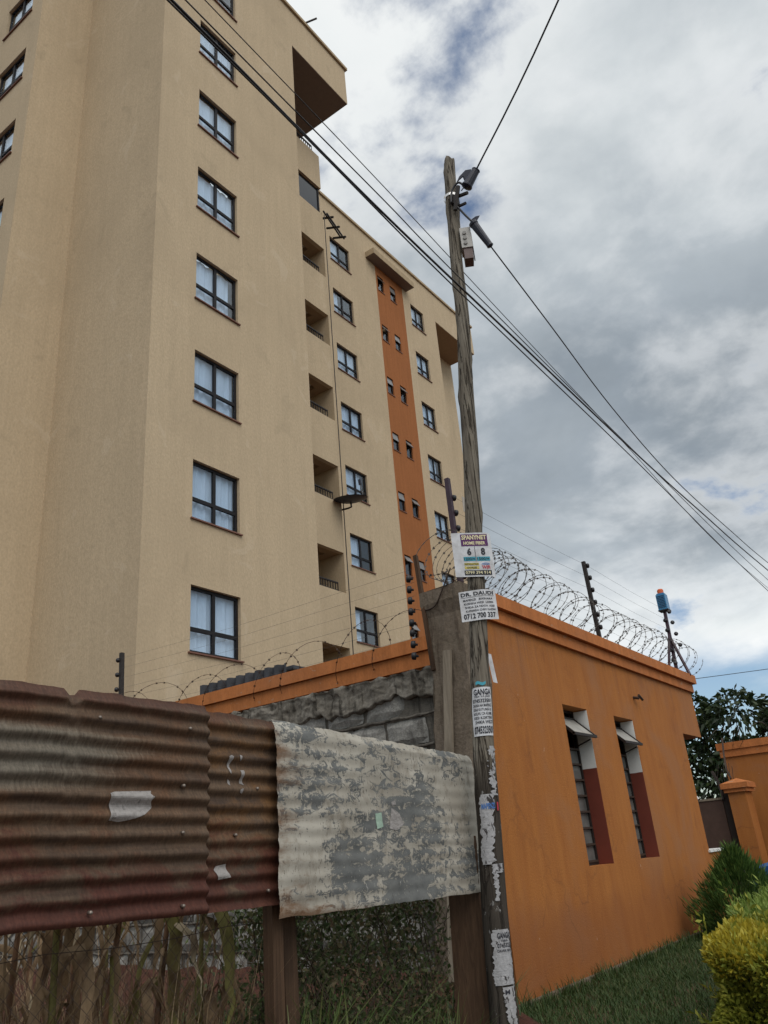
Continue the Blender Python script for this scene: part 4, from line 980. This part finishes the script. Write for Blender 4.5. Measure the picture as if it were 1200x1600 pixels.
pasted('torn_poster', 'peeling poster reading GANGA near the foot of the pole', .50, -.05, .07, .28, [('GANGA', -.018, .235, .085, .030, .02), ('TIBA', .0, .218, .05, .010, .01), ('0745323', -.020, .188, .086, .022, .015), ('DAWA NA', -.022, .165, .086, .014, .01)], 'oldpaper', TH + .25, torn(.28, -.045, .066, .008, 15, 14, (-.01, .012)))
pasted('torn_poster', 'lowest torn poster at the very foot of the pole', .18, -.03, .07, .31, [('M', .0, .275, .03, .022, .02)], 'oldpaper', TH + .3, torn(.31, -.015, .07, .008, 17, 14, (.04, .005)))
c_, r_ = pole_at(2.35)
rp = thing('folded_poster', c_, 'folded white paper strip sticking out from the right side of the pole', 'poster', 'posters on the pole')
mb = MB(); e0 = Vector((.094, .055, 2.54)); mb.grid(lambda u, v: (c_.x + .047 + .022 * u + .014 * (1 - v), c_.y + .035 + .02 * u + .01 * (1 - v), 2.24 + .20 * v - .01 * u), 4, 6); mb.build('paper', M['paper'], rp)
bt = MB(); q = pole_map(2.215, TH - .05, .004)
bt.grid(lambda u, v: q(-.03 + .07 * u, .02 * v + .006 * math.sin(u * 7), .001), 6, 2); tag(bt.build('blue_tape', M['cyan']), 'scrap of blue tape above the GANGA poster', 'tape')
rt = MB(); q = pole_map(1.43, TH + .3, .004); rt.grid(lambda u, v: q(.045 + .015 * u, .05 * v, .003), 3, 2); tag(rt.build('red_tape', M['redprint']), 'small red paper scrap beside the torn blue lettered poster', 'tape')

# ------------------------------------------------------------------ electric fences
def insulator(p, d, par):
    p = Vector(p); d = Vector(d).normalized()
    o = MB().tube([p, p + d * .02, p + d * .025, p + d * .05, p + d * .06, p + d * .065], [.010, .012, .034, .036, .03, .008], 10).build('insulator', M['cable'], par, True); return o
ef = thing('electric_fence', (-3.85, 10.5, 3.64), 'electric fence with dark posts along the top of the gatehouse', 'electric fence')
EP = [((-3.85, 6.9, 3.55), (-3.86, 6.9, 4.97)), ((-3.85, 10.62, 3.64), (-3.85, 10.55, 4.90)), ((-3.85, 14.0, 3.64), (-3.85, 14.1, 4.85))]
NW = 6; hts = [.30 + i * .18 for i in range(NW)]
for i, (a, b) in enumerate(EP):
    MB().bar(a, b, .05, .05).build('post', M['purple'] if i != 1 else M['iron'], ef)
    for h in hts:
        t = h / (b[2] - a[2]); p = Vector(a).lerp(Vector(b), t); insulator(p + Vector((0, .02, 0)) if i < 2 else p, (.6, .8, -.1) if i == 0 else ((.8, .6, 0) if i == 1 else (-.3, -.9, .1)), ef)
for h in hts:
    pts = [Vector(a).lerp(Vector(b), h / (b[2] - a[2])) + Vector((.03, 0, 0)) for a, b in EP]
    MB().tube([pts[0], (pts[0] + pts[1]) / 2 - Vector((0, 0, .02)), pts[1], (pts[1] + pts[2]) / 2 - Vector((0, 0, .02)), pts[2]], .0014, 4).build('strand', M['wire'], ef)
MB().bar((-3.85, 13.50, 3.62), (-3.85, 14.05, 4.42), .035).build('brace', M['purple'], ef); MB().bar((-3.6, 13.82, 3.62), (-3.85, 14.06, 4.36), .035).build('brace', M['purple'], ef)
for p in ((-3.7, 13.75, 4.70), (-3.7, 13.8, 4.52), (-3.7, 13.86, 4.33), (-3.7, 13.95, 4.15), (-3.75, 13.6, 3.80)): insulator(p, (.3, -.3, .2), ef)
wsg = MB(); wsg.box((-3.79, 7.05, 4.60), (-3.785, 7.28, 4.78)); wsg.build('warning_plate', plain('faded_plate', (.42, .38, .33), .7), ef)
el = thing('electric_fence', (-7, 6.1, 2.74), 'electric fence wires between dark posts over the stone wall', 'electric fence')
LP = [((-9.99, 7.33, 3.42), (-10.04, 7.33, 4.39)), ((-3.70, 5.95, 2.70), (-3.77, 5.95, 3.80))]
MB().bar(*LP[0], .06, .05).build('post', M['iron'], el); MB().bar(*LP[1], .04, .035).build('post', M['slab'], el)
for i in range(4): insulator((-10.02 - .02, 7.31, 3.62 + i * .22), (-1, -.4, 0), el)
for i in range(8):
    z = 2.85 + i * .105 if i < 3 else 3.0 + (i - 2) * .105 + .05; insulator((-3.79 - .016 * (7 - i) * .2 - .02, 5.93, z), (-.9, -.4, .15), el)
for i in range(6):
    MB().tube([(-10.03, 7.31, 3.55 + i * .15), (-7, 6.65, 3.26 + i * .14), (-3.80, 5.93, 3.02 + i * .13)], .0012, 4).build('strand', M['wire'], el)
# alarm siren on the far post
si = thing('alarm_siren', (-3.85, 14.1, 4.85), 'blue ribbed alarm siren with an orange lamp on the far fence post', 'siren')
s_ = MB(); s_.box((-3.93, 14.03, 4.86), (-3.77, 14.19, 5.14)); s_.box((-3.915, 14.045, 5.14), (-3.785, 14.175, 5.165)); s_.build('case', M['siren'], si)
for i in range(8): MB().box((-3.915, 14.02, 4.90 + i * .029), (-3.785, 14.03, 4.912 + i * .029)).build('louvre', plain('dark_blue_slot', (.012, .07, .15), .5) if i == 0 else bpy.data.materials['dark_blue_slot'], si)
MB().box((-3.94, 14.02, 4.845), (-3.76, 14.2, 4.86)).build('base', M['cable'], si)
MB().tube([(-3.85, 14.11, 5.166), (-3.85, 14.11, 5.23), (-3.85, 14.11, 5.25)], [.055, .055, .04], 14).build('lamp', M['amber'], si)

# ------------------------------------------------------------------ razor wire
def razor(name, axis_pts, R, turns, label, seed, wr=.0033, barb=.055, squash=.9, m='rwire'):
    r = random.Random(seed); P = [Vector(p) for p in axis_pts]; n = turns * 22; pts = []
    jr = [r.uniform(.88, 1.12) for _ in range(turns + 2)]
    for i in range(n + 1):
        t = i / n; s = t * (len(P) - 1); k = min(int(s), len(P) - 2); c = P[k].lerp(P[k + 1], s - k)
        d = (P[k + 1] - P[k]).normalized(); side = d.cross(Vector((0, 0, 1))).normalized(); a = t * turns * 2 * math.pi
        q = t * turns; R_ = R * (jr[int(q)] * (1 - q % 1) + jr[int(q) + 1] * (q % 1))
        pts.append(c + side * R_ * math.cos(a) + Vector((0, 0, 1)) * R_ * squash * math.sin(a) + d * .12 * math.sin(a * .5 + seed) * R_ / R + d * R_ * .38 * math.sin(a))
    o = thing(name, P[0], label, 'razor wire', 'razor wire coils')
    MB().tube(pts, wr, 4, False).build('coil_wire', M[m], o)
    bm = MB(); acc = 0
    for a, b in zip(pts, pts[1:]):
        L_ = (b - a).length; acc += L_
        if acc > barb:
            acc = 0; d = (b - a).normalized(); o1 = d.orthogonal().normalized(); o1 = Matrix.Rotation(r.uniform(0, 6.28), 3, d) @ o1
            c = (a + b) / 2; w = .012
            bm.add([c - d * .016 + o1 * w, c - d * .004, c + d * .004, c + d * .016 + o1 * w, c + d * .016 - o1 * w, c - d * .016 - o1 * w], [(0, 1, 2, 3), (1, 5, 4, 2)])
    tag(bm.build('barb', M[m], o), kind='stuff'); return o
razor('razor_wire', [(-3.82, 6.55, 4.0), (-3.82, 8, 3.97), (-3.82, 11, 3.93), (-3.82, 14.55, 3.98)], .30, 44, 'dense razor wire coil along the top of the gatehouse wall', 3)
razor('razor_wire', [(-10.2, 7.40, 3.50), (-8.0, 7.40, 3.42), (-6.2, 7.38, 3.45), (-4.2, 7.30, 3.5)], .30, 8, 'loose razor wire loops over the orange boundary wall', 8, .003, .06, 1.0, 'rust_wire')
razor('razor_wire', [(-4.5, 17.9, 2.95), (-1.0, 17.9, 3.0)], .18, 9, 'small razor wire coil on the wall beyond the gate', 12, .004, .07, 1.1)
cable('tie_wire', [(-3.72, 5.94, 3.25), (-3.6, 5.92, 3.26), (-3.5, 5.91, 3.38), (-3.38, 5.9, 3.56)], .007, 'tangle of dark wire tied over the pillar cap', None, 'rust_wire')

# ------------------------------------------------------------------ right background: wall, pillar, gate
gwl = thing('entrance_wall', (-3, 18, 0), 'orange entrance wall with stepped moulding beyond the gatehouse', 'wall')
MB().box((-4.42, 18.0, 0), (1.6, 18.25, 2.58)).build('wall', M['orange'], gwl)
MB().box((-4.50, 17.93, 2.72), (1.66, 18.32, 2.86)).build('cornice', M['orange_trim'], gwl); MB().box((-4.46, 17.96, 2.58), (1.63, 18.29, 2.718)).build('cornice', M['orange_trim'], gwl)
gp = thing('gate_pillar', (-4.05, 17.2, 0), 'orange gate pillar with a stepped cap beside the brown gate', 'pillar')
MB().box((-4.24, 16.95, 0), (-3.92, 17.45, 1.86)).build('shaft', M['orange'], gp)
c = MB(); c.box((-4.29, 16.90, 1.86), (-3.87, 17.50, 1.93)); c.box((-4.33, 16.86, 1.93), (-3.83, 17.54, 2.02)); c.build('cap', M['orange_trim'], gp)
pt = MB(); pt.add([(-4.33, 16.86, 2.023), (-3.83, 16.86, 2.023), (-3.83, 17.54, 2.023), (-4.33, 17.54, 2.023), (-4.08, 17.2, 2.12)], [(0,1,4),(1,2,4),(2,3,4),(3,0,4)]); pt.build('cap_top', M['orange_trim'], gp)
gt = thing('entrance_gate', (-4.9, 17.2, 0), 'dark brown sheet metal gate between the gatehouse and the orange pillar', 'gate')
MB().box((-6.6, 17.15, .08), (-4.42, 17.2, 1.76)).build('gate_leaf', M['gate'], gt)
MB().box((-6.6, 17.13, 1.762), (-4.40, 17.22, 1.80)).build('top_rail', M['plank'], gt); MB().box((-4.40, 17.12, 0), (-4.27, 17.24, 1.9)).build('recess_shadow_strip', M['iron'], gt)  # dark upright strip stands in for the recess shadow between gate and pillar
ct = thing('chain_tangle', (-4.3, 17.1, 2.1), 'dark wire and chain hanging from the entrance wall over the gate pillar', 'wire')
MB().tube([(-4.33, 17.9, 2.95), (-4.30, 17.6, 2.6), (-4.22, 17.2, 2.3), (-4.15, 17.1, 2.12)], .02, 5).build('chain', M['rust_wire'], ct)
MB().tube([(-4.55, 17.4, 2.3), (-4.42, 17.2, 2.05), (-4.38, 17.1, 1.75)], .03, 5).build('wire', M['iron'], ct)
for i in range(7): MB().tube([(-4.45 + .05 * i, 17.3, 1.9 + .05 * (i % 3)), (-4.5 + .06 * i, 17.25, 2.15), (-4.40 + .05 * i, 17.2, 2.35 + .06 * (i % 2))], .006, 4).build('wire', M['wire'], ct)
MB().tube([(-4.85, 17.1, 1.81), (-4.95, 17.1, 1.95)], .03, 6).build('white_fitting', M['white'], gt)
drv = MB().box((-3.6, 14.3, -.05), (2, 17.9, .012)); tag(drv.build('driveway', M['asphalt']), kind='structure')

# ------------------------------------------------------------------ car (only its front corner shows)
car = thing('parked_car', (-2.7, 16.2, 0), 'blue car whose bonnet shows at the right edge behind the conifer', 'car')
prof = [(-3.86, .22), (-3.90, .42), (-3.84, .56), (-3.70, .62), (-3.1, .74), (-2.85, .78), (-2.30, 1.20), (-1.2, 1.24), (-.65, .86), (-.15, .80), (-.08, .5), (-.12, .22)]
cb = MB(); n = len(prof)
for yy, ins in ((15.35, .07), (15.42, 0), (16.88, 0), (16.95, .07)):
    for x, z in prof: cb.v.append((x + (ins if x < -2 else -ins), yy, z - ins * .5 if z > .3 else z))
for j in range(3):
    for i in range(n): cb.f.append((j * n + i, j * n + (i + 1) % n, (j + 1) * n + (i + 1) % n, (j + 1) * n + i))
cb.f.append(tuple(range(n))); cb.f.append(tuple(range(4 * n - 1, 3 * n - 1, -1))); cb.build('body', M['carpaint'], car)
for p in ([(-2.78, .80), (-2.28, 1.155), (-1.78, 1.175), (-1.78, .82)], [(-1.70, .82), (-1.70, 1.175), (-1.22, 1.19), (-.78, .85)]):
    for yy in (15.345, 16.955):
        m_ = MB(); m_.add([(x, yy, z) for x, z in p], [(0,1,2,3)]); m_.build('side_window', M['darkglass'], car)
m_ = MB(); m_.add([(-2.84, 15.5, .80), (-2.32, 15.55, 1.195), (-2.32, 16.75, 1.195), (-2.84, 16.8, .80)], [(0,1,2,3)]); m_.v = [(x - .012, y, z + .012) for x, y, z in m_.v]; m_.build('windscreen', M['darkglass'], car)
MB().box((-3.915, 15.55, .30), (-3.88, 16.75, .50)).build('grille', M['rubber'], car)
for yy in (15.38, 16.62): MB().box((-3.90, yy, .50), (-3.70, yy + .28, .575)).build('headlight', M['headlamp'], car)
for x in (-3.25, -.75):
    for yy in (15.34, 16.80):
        w_ = MB(); w_.tube([(x, yy, .29), (x, yy + .17, .29)], .29, 20); wo = w_.build('wheel', M['rubber'], car); MB().tube([(x, yy - .01, .29), (x, yy + .18, .29)], .17, 14).build('rim', M['rim'], wo)

# ------------------------------------------------------------------ vegetation
def leaf_cloud(pts, dirs, L_, W_, fold=.25, droop=0.0):
    """numpy leaf quads (two triangles along a folded midrib)"""
    n = len(pts); d = dirs / np.linalg.norm(dirs, axis=1, keepdims=True)
    rnd = rng.normal(size=(n, 3)); s = np.cross(d, rnd); s /= np.linalg.norm(s, axis=1, keepdims=True); u = np.cross(s, d)
    L_ = (L_ * rng.uniform(.7, 1.25, (n, 1))); W_ = W_ * rng.uniform(.8, 1.2, (n, 1))
    mid = pts + d * L_ * .5
    tip = pts + d * L_; tip[:, 2] -= droop * L_[:, 0]
    V = np.stack([pts, mid + s * W_ * .5 + u * W_ * fold, tip, mid - s * W_ * .5 + u * W_ * fold], 1).reshape(-1, 3)
    idx = np.arange(n)[:, None] * 4; F = np.concatenate([idx + np.array([[0, 1, 2]]), idx + np.array([[0, 2, 3]])], 0)
    return V, F
def np_mesh(name, V, F, m, parent=None):
    me = bpy.data.meshes.new(name); V = V - np.array(wloc(parent)[:])
    me.vertices.add(len(V)); me.vertices.foreach_set('co', V.astype(np.float32).ravel())
    k = F.shape[1]; me.loops.add(F.size); me.loops.foreach_set('vertex_index', F.astype(np.int32).ravel())
    me.polygons.add(len(F)); me.polygons.foreach_set('loop_start', np.arange(0, F.size, k, dtype=np.int32))
    me.update(calc_edges=True); me.validate(); return link(name, me, m, parent)
def unit(n):
    v = rng.normal(size=(n, 3)); return v / np.linalg.norm(v, axis=1, keepdims=True)
# lawn
def blades(n, xr, yr, h, w, z=0., lean=.45, keep=None):
    x = rng.uniform(*xr, n); y = rng.uniform(*yr, n); a = rng.uniform(0, 6.283, n); hh = h * rng.uniform(.5, 1.3, n)
    if keep is not None:
        k = keep(x, y); x, y, a, hh = x[k], y[k], a[k], hh[k]
    n = len(x); p = np.stack([x, y, np.full(n, z)], 1); s = np.stack([np.cos(a), np.sin(a), 0 * a], 1) * w * .5
    l = np.stack([np.cos(a + 1.57), np.sin(a + 1.57), 0 * a], 1) * (hh * lean * rng.uniform(.2, 1.6, n))[:, None]
    mid = p + l * .35 + np.array([0, 0, 1]) * (hh * .6)[:, None]; tip = p + l + np.array([0, 0, 1]) * (hh * .95)[:, None]
    V = np.stack([p - s, p + s, mid + s * .7, mid - s * .7, tip], 1).reshape(-1, 3); i = np.arange(n)[:, None] * 5
    F = np.concatenate([i + np.array([[0, 1, 2]]), i + np.array([[0, 2, 3]]), i + np.array([[3, 2, 4]])], 0); return V, F
V, F = blades(110000, (-3.66, -1.3), (5.6, 14.2), .05, .006, 0, .9, keep=lambda x, y: rng.uniform(size=len(x)) < .72 + .28 * np.sin(x * 6 + 2 * np.sin(y * 3)) * np.sin(y * 5 + x))
Vb, Fb = blades(2600, (-3.66, -3.42), (6.4, 13.8), .13, .007, 0, .8, keep=lambda x, y: np.sin(y * 7) + np.sin(y * 17 + 1) > rng.uniform(-1.2, 1.2, len(x))); F = np.concatenate([F, Fb + len(V)]); V = np.concatenate([V, Vb])
tag(np_mesh('lawn_grass', V, F, M['grass']), 'short dark green lawn along the foot of the orange gatehouse wall', 'grass', kind='stuff')
# hedges
def hedge(name, lo, hi, n, L_, W_, mats, label, rad=.16, split=None):
    lo = np.array(lo); hi = np.array(hi); o = thing(name, ((lo[0]+hi[0])/2, (lo[1]+hi[1])/2, 0), label, 'hedge', 'clipped hedges beside the lawn')
    p = rng.uniform(0, 1, (n, 3)); f = rng.integers(0, 5, n); q = p.copy()
    q[f == 0, 0] = 0; q[f == 1, 0] = 1; q[f == 2, 1] = 0; q[f == 3, 1] = 1; q[f == 4, 2] = 1
    P = lo + q * (hi - lo); c = np.clip(P, lo + rad, hi - rad); c[:, 2] = np.minimum(P[:, 2], hi[2] - rad)
    d = P - c; ln = np.linalg.norm(d, axis=1, keepdims=True); nd = d / np.maximum(ln, 1e-4)
    lump = .035 * np.sin(P[:, 0:1] * 9) * np.sin(P[:, 1:2] * 8 + 1) + .03 * np.sin(P[:, 2:3] * 13 + P[:, 0:1] * 7)
    P = c + nd * (rad + lump * 1.4 - rng.exponential(.045, (n, 1))); D = nd + unit(n) * .75 + np.array([0, 0, .35])
    sel = split(P) if split else np.zeros(n, bool)
    for m_, s_ in ((mats[0], ~sel), (mats[-1], sel)):
        if s_.any():
            V, F = leaf_cloud(P[s_], D[s_], L_, W_); tag(np_mesh('foliage', V, F, m_, o), kind='stuff')
    ns = 90; k = rng.integers(0, n, ns); SP, SD = [], []
    for i in k:
        h_ = rng.uniform(.05, .16); d_ = nd[i] * .6 + np.array([0, 0, .9]) + unit(1)[0] * .3
        for q_ in range(9): SP.append(P[i] + d_ * h_ * q_ / 8); SD.append(unit(1)[0] + d_ * .8)
    V, F = leaf_cloud(np.array(SP), np.array(SD), L_ * 1.1, W_); tag(np_mesh('shoots', V, F, mats[0], o), kind='stuff')
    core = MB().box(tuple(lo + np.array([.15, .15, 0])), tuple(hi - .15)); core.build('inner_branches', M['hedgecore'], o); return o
hedge('golden_hedge', (-1.76, 5.55, 0), (-.75, 6.75, .60), 26000, .048, .023, (M['lime'], M['gold']), 'clipped golden yellow hedge at the lower right corner',
      split=lambda P: (P[:, 2] > .45 + rng.uniform(-.1, .1, len(P))) & (P[:, 0] < -1.40 + rng.uniform(-.1, .1, len(P))) & (P[:, 1] < 6.2))
hedge('green_hedge', (-1.92, 6.75, 0), (-.75, 8.6, .66), 16000, .055, .018, (M['fresh'],), 'light green fine leaved hedge behind the golden one')
# conifer
cn_ = thing('conifer_shrub', (-2.95, 11.3, 0), 'small dark green conifer bush beside the orange wall', 'shrub')
MB().tube([(-2.95, 11.3, 0), (-2.95, 11.32, .7)], [.035, .01], 7).build('trunk', M['bark'], cn_)
n = 17000; hz = rng.uniform(0, 1, n) ** 1.15; a = rng.uniform(0, 6.283, n); R_ = np.interp(hz, [0, .25, .5, .8, 1], [.40, .56, .42, .19, .02]) * (1 + .16 * np.sin(a * 5 + hz * 9) + .1 * np.sin(a * 9 - hz * 14)); rr = R_ * (1 - rng.exponential(.12, n).clip(0, .9))
P = np.stack([-2.95 + rr * np.cos(a), 11.3 + rr * np.sin(a), .04 + hz * .92], 1); D = np.stack([np.cos(a), np.sin(a), .9 + hz], 1) + unit(n) * .45
V, F = leaf_cloud(P, D, .075, .010, .1)
k_ = rng.choice(n, 1500); P2 = P[k_] + (P[k_] - np.array([-2.95, 11.3, 0])) * np.array([.12, .12, .03]); V2, F2 = leaf_cloud(P2, D[k_] + np.array([0, 0, .5]), .13, .012, .1)
tag(np_mesh('foliage', np.concatenate([V, V2]), np.concatenate([F, F2 + len(V)]), M['conifer'], cn_), kind='stuff')
# broad-leaved trees beyond the gate
def tree(loc, lobes, trunk, label, nl, L_=.26, W_=.11):
    o = thing('broadleaf_tree', loc, label, 'tree', 'trees beyond the gate'); b = MB(); x, y, z = loc
    b.tube([(x, y, 0), (x + .1, y, trunk * .5), (x, y, trunk)], [.16, .12, .08], 9)
    for c, r in lobes: b.tube([(x, y, trunk * .8), tuple((np.array((x, y, trunk)) + np.array(c)) / 2), c], [.07, .045, .015], 6)
    b.build('trunk', M['bark'], o, True); VV, FF, k = [], [], 0
    for c, r in lobes:
        d = unit(nl); d[:, 2] = np.where(rng.uniform(size=nl) < .7, np.abs(d[:, 2]), d[:, 2]); lump = 1 + .18 * np.sin(d[:, 0] * 7 + c[0]) * np.sin(d[:, 2] * 8 + 2)
        P = np.array(c) + d * (np.array(r) * (lump * (1 - rng.exponential(.16, nl).clip(0, .8)))[:, None]); D = d + unit(nl) * .6 + np.array([0, 0, -.55])
        V, F = leaf_cloud(P, D, L_, W_, .15, .25); VV.append(V); FF.append(F + k); k += len(V)
    tag(np_mesh('crown', np.concatenate(VV), np.concatenate(FF), M['treeleaf'], o), kind='stuff'); return o
tree((-6.3, 25, 0), [((-6.75, 25, 4.2), (.75, .8, .75)), ((-5.45, 25, 3.95), (1.0, 1.0, 1.0)), ((-6.4, 25.1, 3.0), (1.2, 1, .9)), ((-6.2, 24.6, 2.0), (1.4, .9, .9)), ((-5.2, 24.6, 2.8), (1.2, .8, .7)), ((-7.6, 25.3, 2.6), (1.1, .9, 1.3))], 2.6, 'dark broad leaved tree with rounded crown beyond the brown gate', 620)
tree((-3.6, 25.5, 0), [((-4.3, 25.5, 3.75), (.7, .8, .7)), ((-3.4, 25.6, 3.5), (1.1, 1, 1.0)), ((-3.9, 25.2, 2.6), (1.2, .8, .9))], 2.4, 'dark tree crown at the right edge above the orange entrance wall', 520)
# maize
def ribbon(path, w, twist=0.0):
    P = [Vector(p) for p in path]; mb = MB(); m_ = len(P); wid = w
    for i, p in enumerate(P):
        d = (P[min(i + 1, m_ - 1)] - P[max(i - 1, 0)]).normalized(); s_ = d.cross(Vector((.3, -.8, .25))).normalized()
        s_ = Matrix.Rotation(twist * i / m_ * 2, 3, d) @ s_; t = i / (m_ - 1); ww = wid * (math.sin(math.pi * min(1, .18 + t * .82)) ** .7) * .5; nn = d.cross(s_)
        mb.v += [tuple(p + s_ * ww + nn * ww * .35), tuple(p), tuple(p - s_ * ww + nn * ww * .35)]
    for i in range(m_ - 1):
        a = i * 3; mb.f += [(a, a + 1, a + 4, a + 3), (a + 1, a + 2, a + 5, a + 4)]
    return mb
def maize(x, y, h, seed, nl, label, green=.15):
    r = random.Random(seed); o = thing('maize_plant', (x, y, .05), label, 'maize plant', 'maize plants behind the chain link')
    lx, ly = r.uniform(-.12, .12), r.uniform(-.15, .15)
    pt = lambda t: Vector((x + lx * t, y + ly * t, .02 + h * t))
    MB().tube([pt(0), pt(.33), pt(.66), pt(1)], [.017, .015, .012, .006], 6).build('stalk', M['stalk' if r.random() < .85 else 'greenleaf'], o, True)
    for i in range(nl):
        t = .28 + .72 * (i + r.random()) / nl; a = r.uniform(0, 6.283); L_ = r.uniform(.28, .70); p = pt(t); dx, dy = math.cos(a), math.sin(a); ou = r.uniform(.04, .17)
        up_ = r.uniform(-.03, .12); path = []; sx, sy = r.uniform(-.08, .08), r.uniform(-.11, .11)
        for k in range(11):
            w = k / 10; hang = max(0., w - .2) / .8
            q = p + Vector((dx * ou * min(1, w * 2.8) + sx * hang, dy * ou * min(1, w * 2.8) + sy * hang, up_ * math.sin(min(1, w / .35) * math.pi * .6) - L_ * hang ** 1.1))
            q += Vector((pn.noise(q * 11 + Vector((seed, i, 0))), pn.noise(q * 11 + Vector((i, seed, 5))), .4 * pn.noise(q * 9 + Vector((3, i, seed))))) * .035
            path.append(Vector((min(q.x, -2.985), q.y, max(q.z, .03))))
        ribbon(path, r.choice((.016, .024, .034, .046, .06)), r.uniform(-1.5, 1.5)).build('leaf', M['greenleaf' if r.random() < green else ('paleleaf' if r.random() < .16 else 'dryleaf')], o, True)
spots = [(-3.25, 1.30, 'leftmost dried maize plant below the rusty sheet'), (-3.45, 1.62, 'dried maize plant with pale leaves below the long rusty sheet'), (-3.20, 1.85, 'dried maize plant with a broad tan leaf left of the torn paper scrap'), (-3.55, 2.10, 'dried maize plant directly below the torn paper scrap'),
         (-3.25, 2.30, 'maize plant with a long pale hanging leaf near the sheet joint'), (-3.9, 2.0, 'maize plant standing further back towards the stone wall'), (-3.30, 2.62, 'maize plant with yellow green leaves below the short rusty sheet'), (-3.75, 2.75, 'maize plant in front of the bare stone blocks'), (-3.22, 2.86, 'maize plant beside the double timber posts'), (-4.3, 2.7, 'rearmost maize plant close to the stone wall'), (-3.12, 1.48, 'slim dried maize plant between the two leftmost ones'), (-3.14, 2.08, 'slim dried maize plant nearest the mesh below the paper scrap'), (-3.6, 2.42, 'maize plant half hidden behind the long pale hanging leaf')]
for i, (x, y, lb) in enumerate(spots): maize(x, y, random.uniform(1.15, 1.6), 100 + i, 17, lb, .25 if i in (6, 8) else .05)
# undergrowth under the white sheet
n = 11000; y = rng.uniform(3.12, 4.75, n); z = rng.uniform(.0, 1.1, n) ** .9; x = -3.0 - rng.exponential(.16, n) - .25 * (z / 1.1) * rng.uniform(0, 1, n)
dens = np.sin(y * 9 + z * 6) * np.sin(z * 11 - y * 5) + .5 * np.sin(y * 23) ; keep = (dens > -.75) | (z < .35)
P = np.stack([x, y, z], 1)[keep]; V, F = leaf_cloud(P, unit(len(P)) + np.array([.6, -.4, .1]), .045, .022)
tag(np_mesh('undergrowth', V, F, M['creeper']), 'tangled dark creeper growing through the chain link below the white sheet', 'creeper', kind='stuff')
tw = MB()
for i in range(70):
    p = Vector((-3.02 - random.random() * .3, random.uniform(3.1, 4.7), random.uniform(0, .8))); d = Vector((random.uniform(-.1, .1), random.uniform(-.5, .5), random.uniform(.2, .6)))
    tw.tube([p, p + d * .5 + Vector((0, random.uniform(-.06, .06), .03)), p + d], [.004, .003, .002], 4)
tag(tw.build('vine_stems', M['twig']), 'thin brown vine stems tangled in the creeper', 'vine', kind='stuff')
# weeds and dry litter in front of and behind the mesh
V, F = blades(330, (-2.95, -2.70), (2.95, 3.38), .62, .016, 0, .75); V2, F2 = blades(420, (-3.05, -2.70), (3.3, 4.5), .42, .010, 0, .9); V3, F3 = blades(420, (-2.95, -2.75), (1.2, 2.9), .25, .008, 0, .9)
V = np.concatenate([V, V2, V3]); F = np.concatenate([F, F2 + len(V) - len(V2) - len(V3), F3 + len(V) - len(V3)])
tag(np_mesh('weeds', V, F, M['weed']), 'long green grass and weeds at the foot of the corrugated fence', 'weeds', kind='stuff')
V, F = blades(1900, (-4.6, -3.0), (.9, 3.1), .85, .007, .03, .55); tag(np_mesh('dry_litter', V, F, M['dryleaf']), 'dry brown maize litter on the red soil', 'litter', kind='stuff')
V, F = blades(2600, (-5.6, -3.2), (3.2, 6.0), .30, .010, .12, .9); tag(np_mesh('rank_grass', V, F, M['grass']), 'dark rank grass between the fence and the stone wall', 'grass', kind='stuff')
lg = MB().tube([(-3.45, 3.75, .16), (-3.3, 4.1, .20), (-3.2, 4.55, .22)], [.05, .055, .045], 10); tag(lg.build('fallen_log', M['slab'], None, True), 'brown log lying in the weeds below the white sheet', 'log')
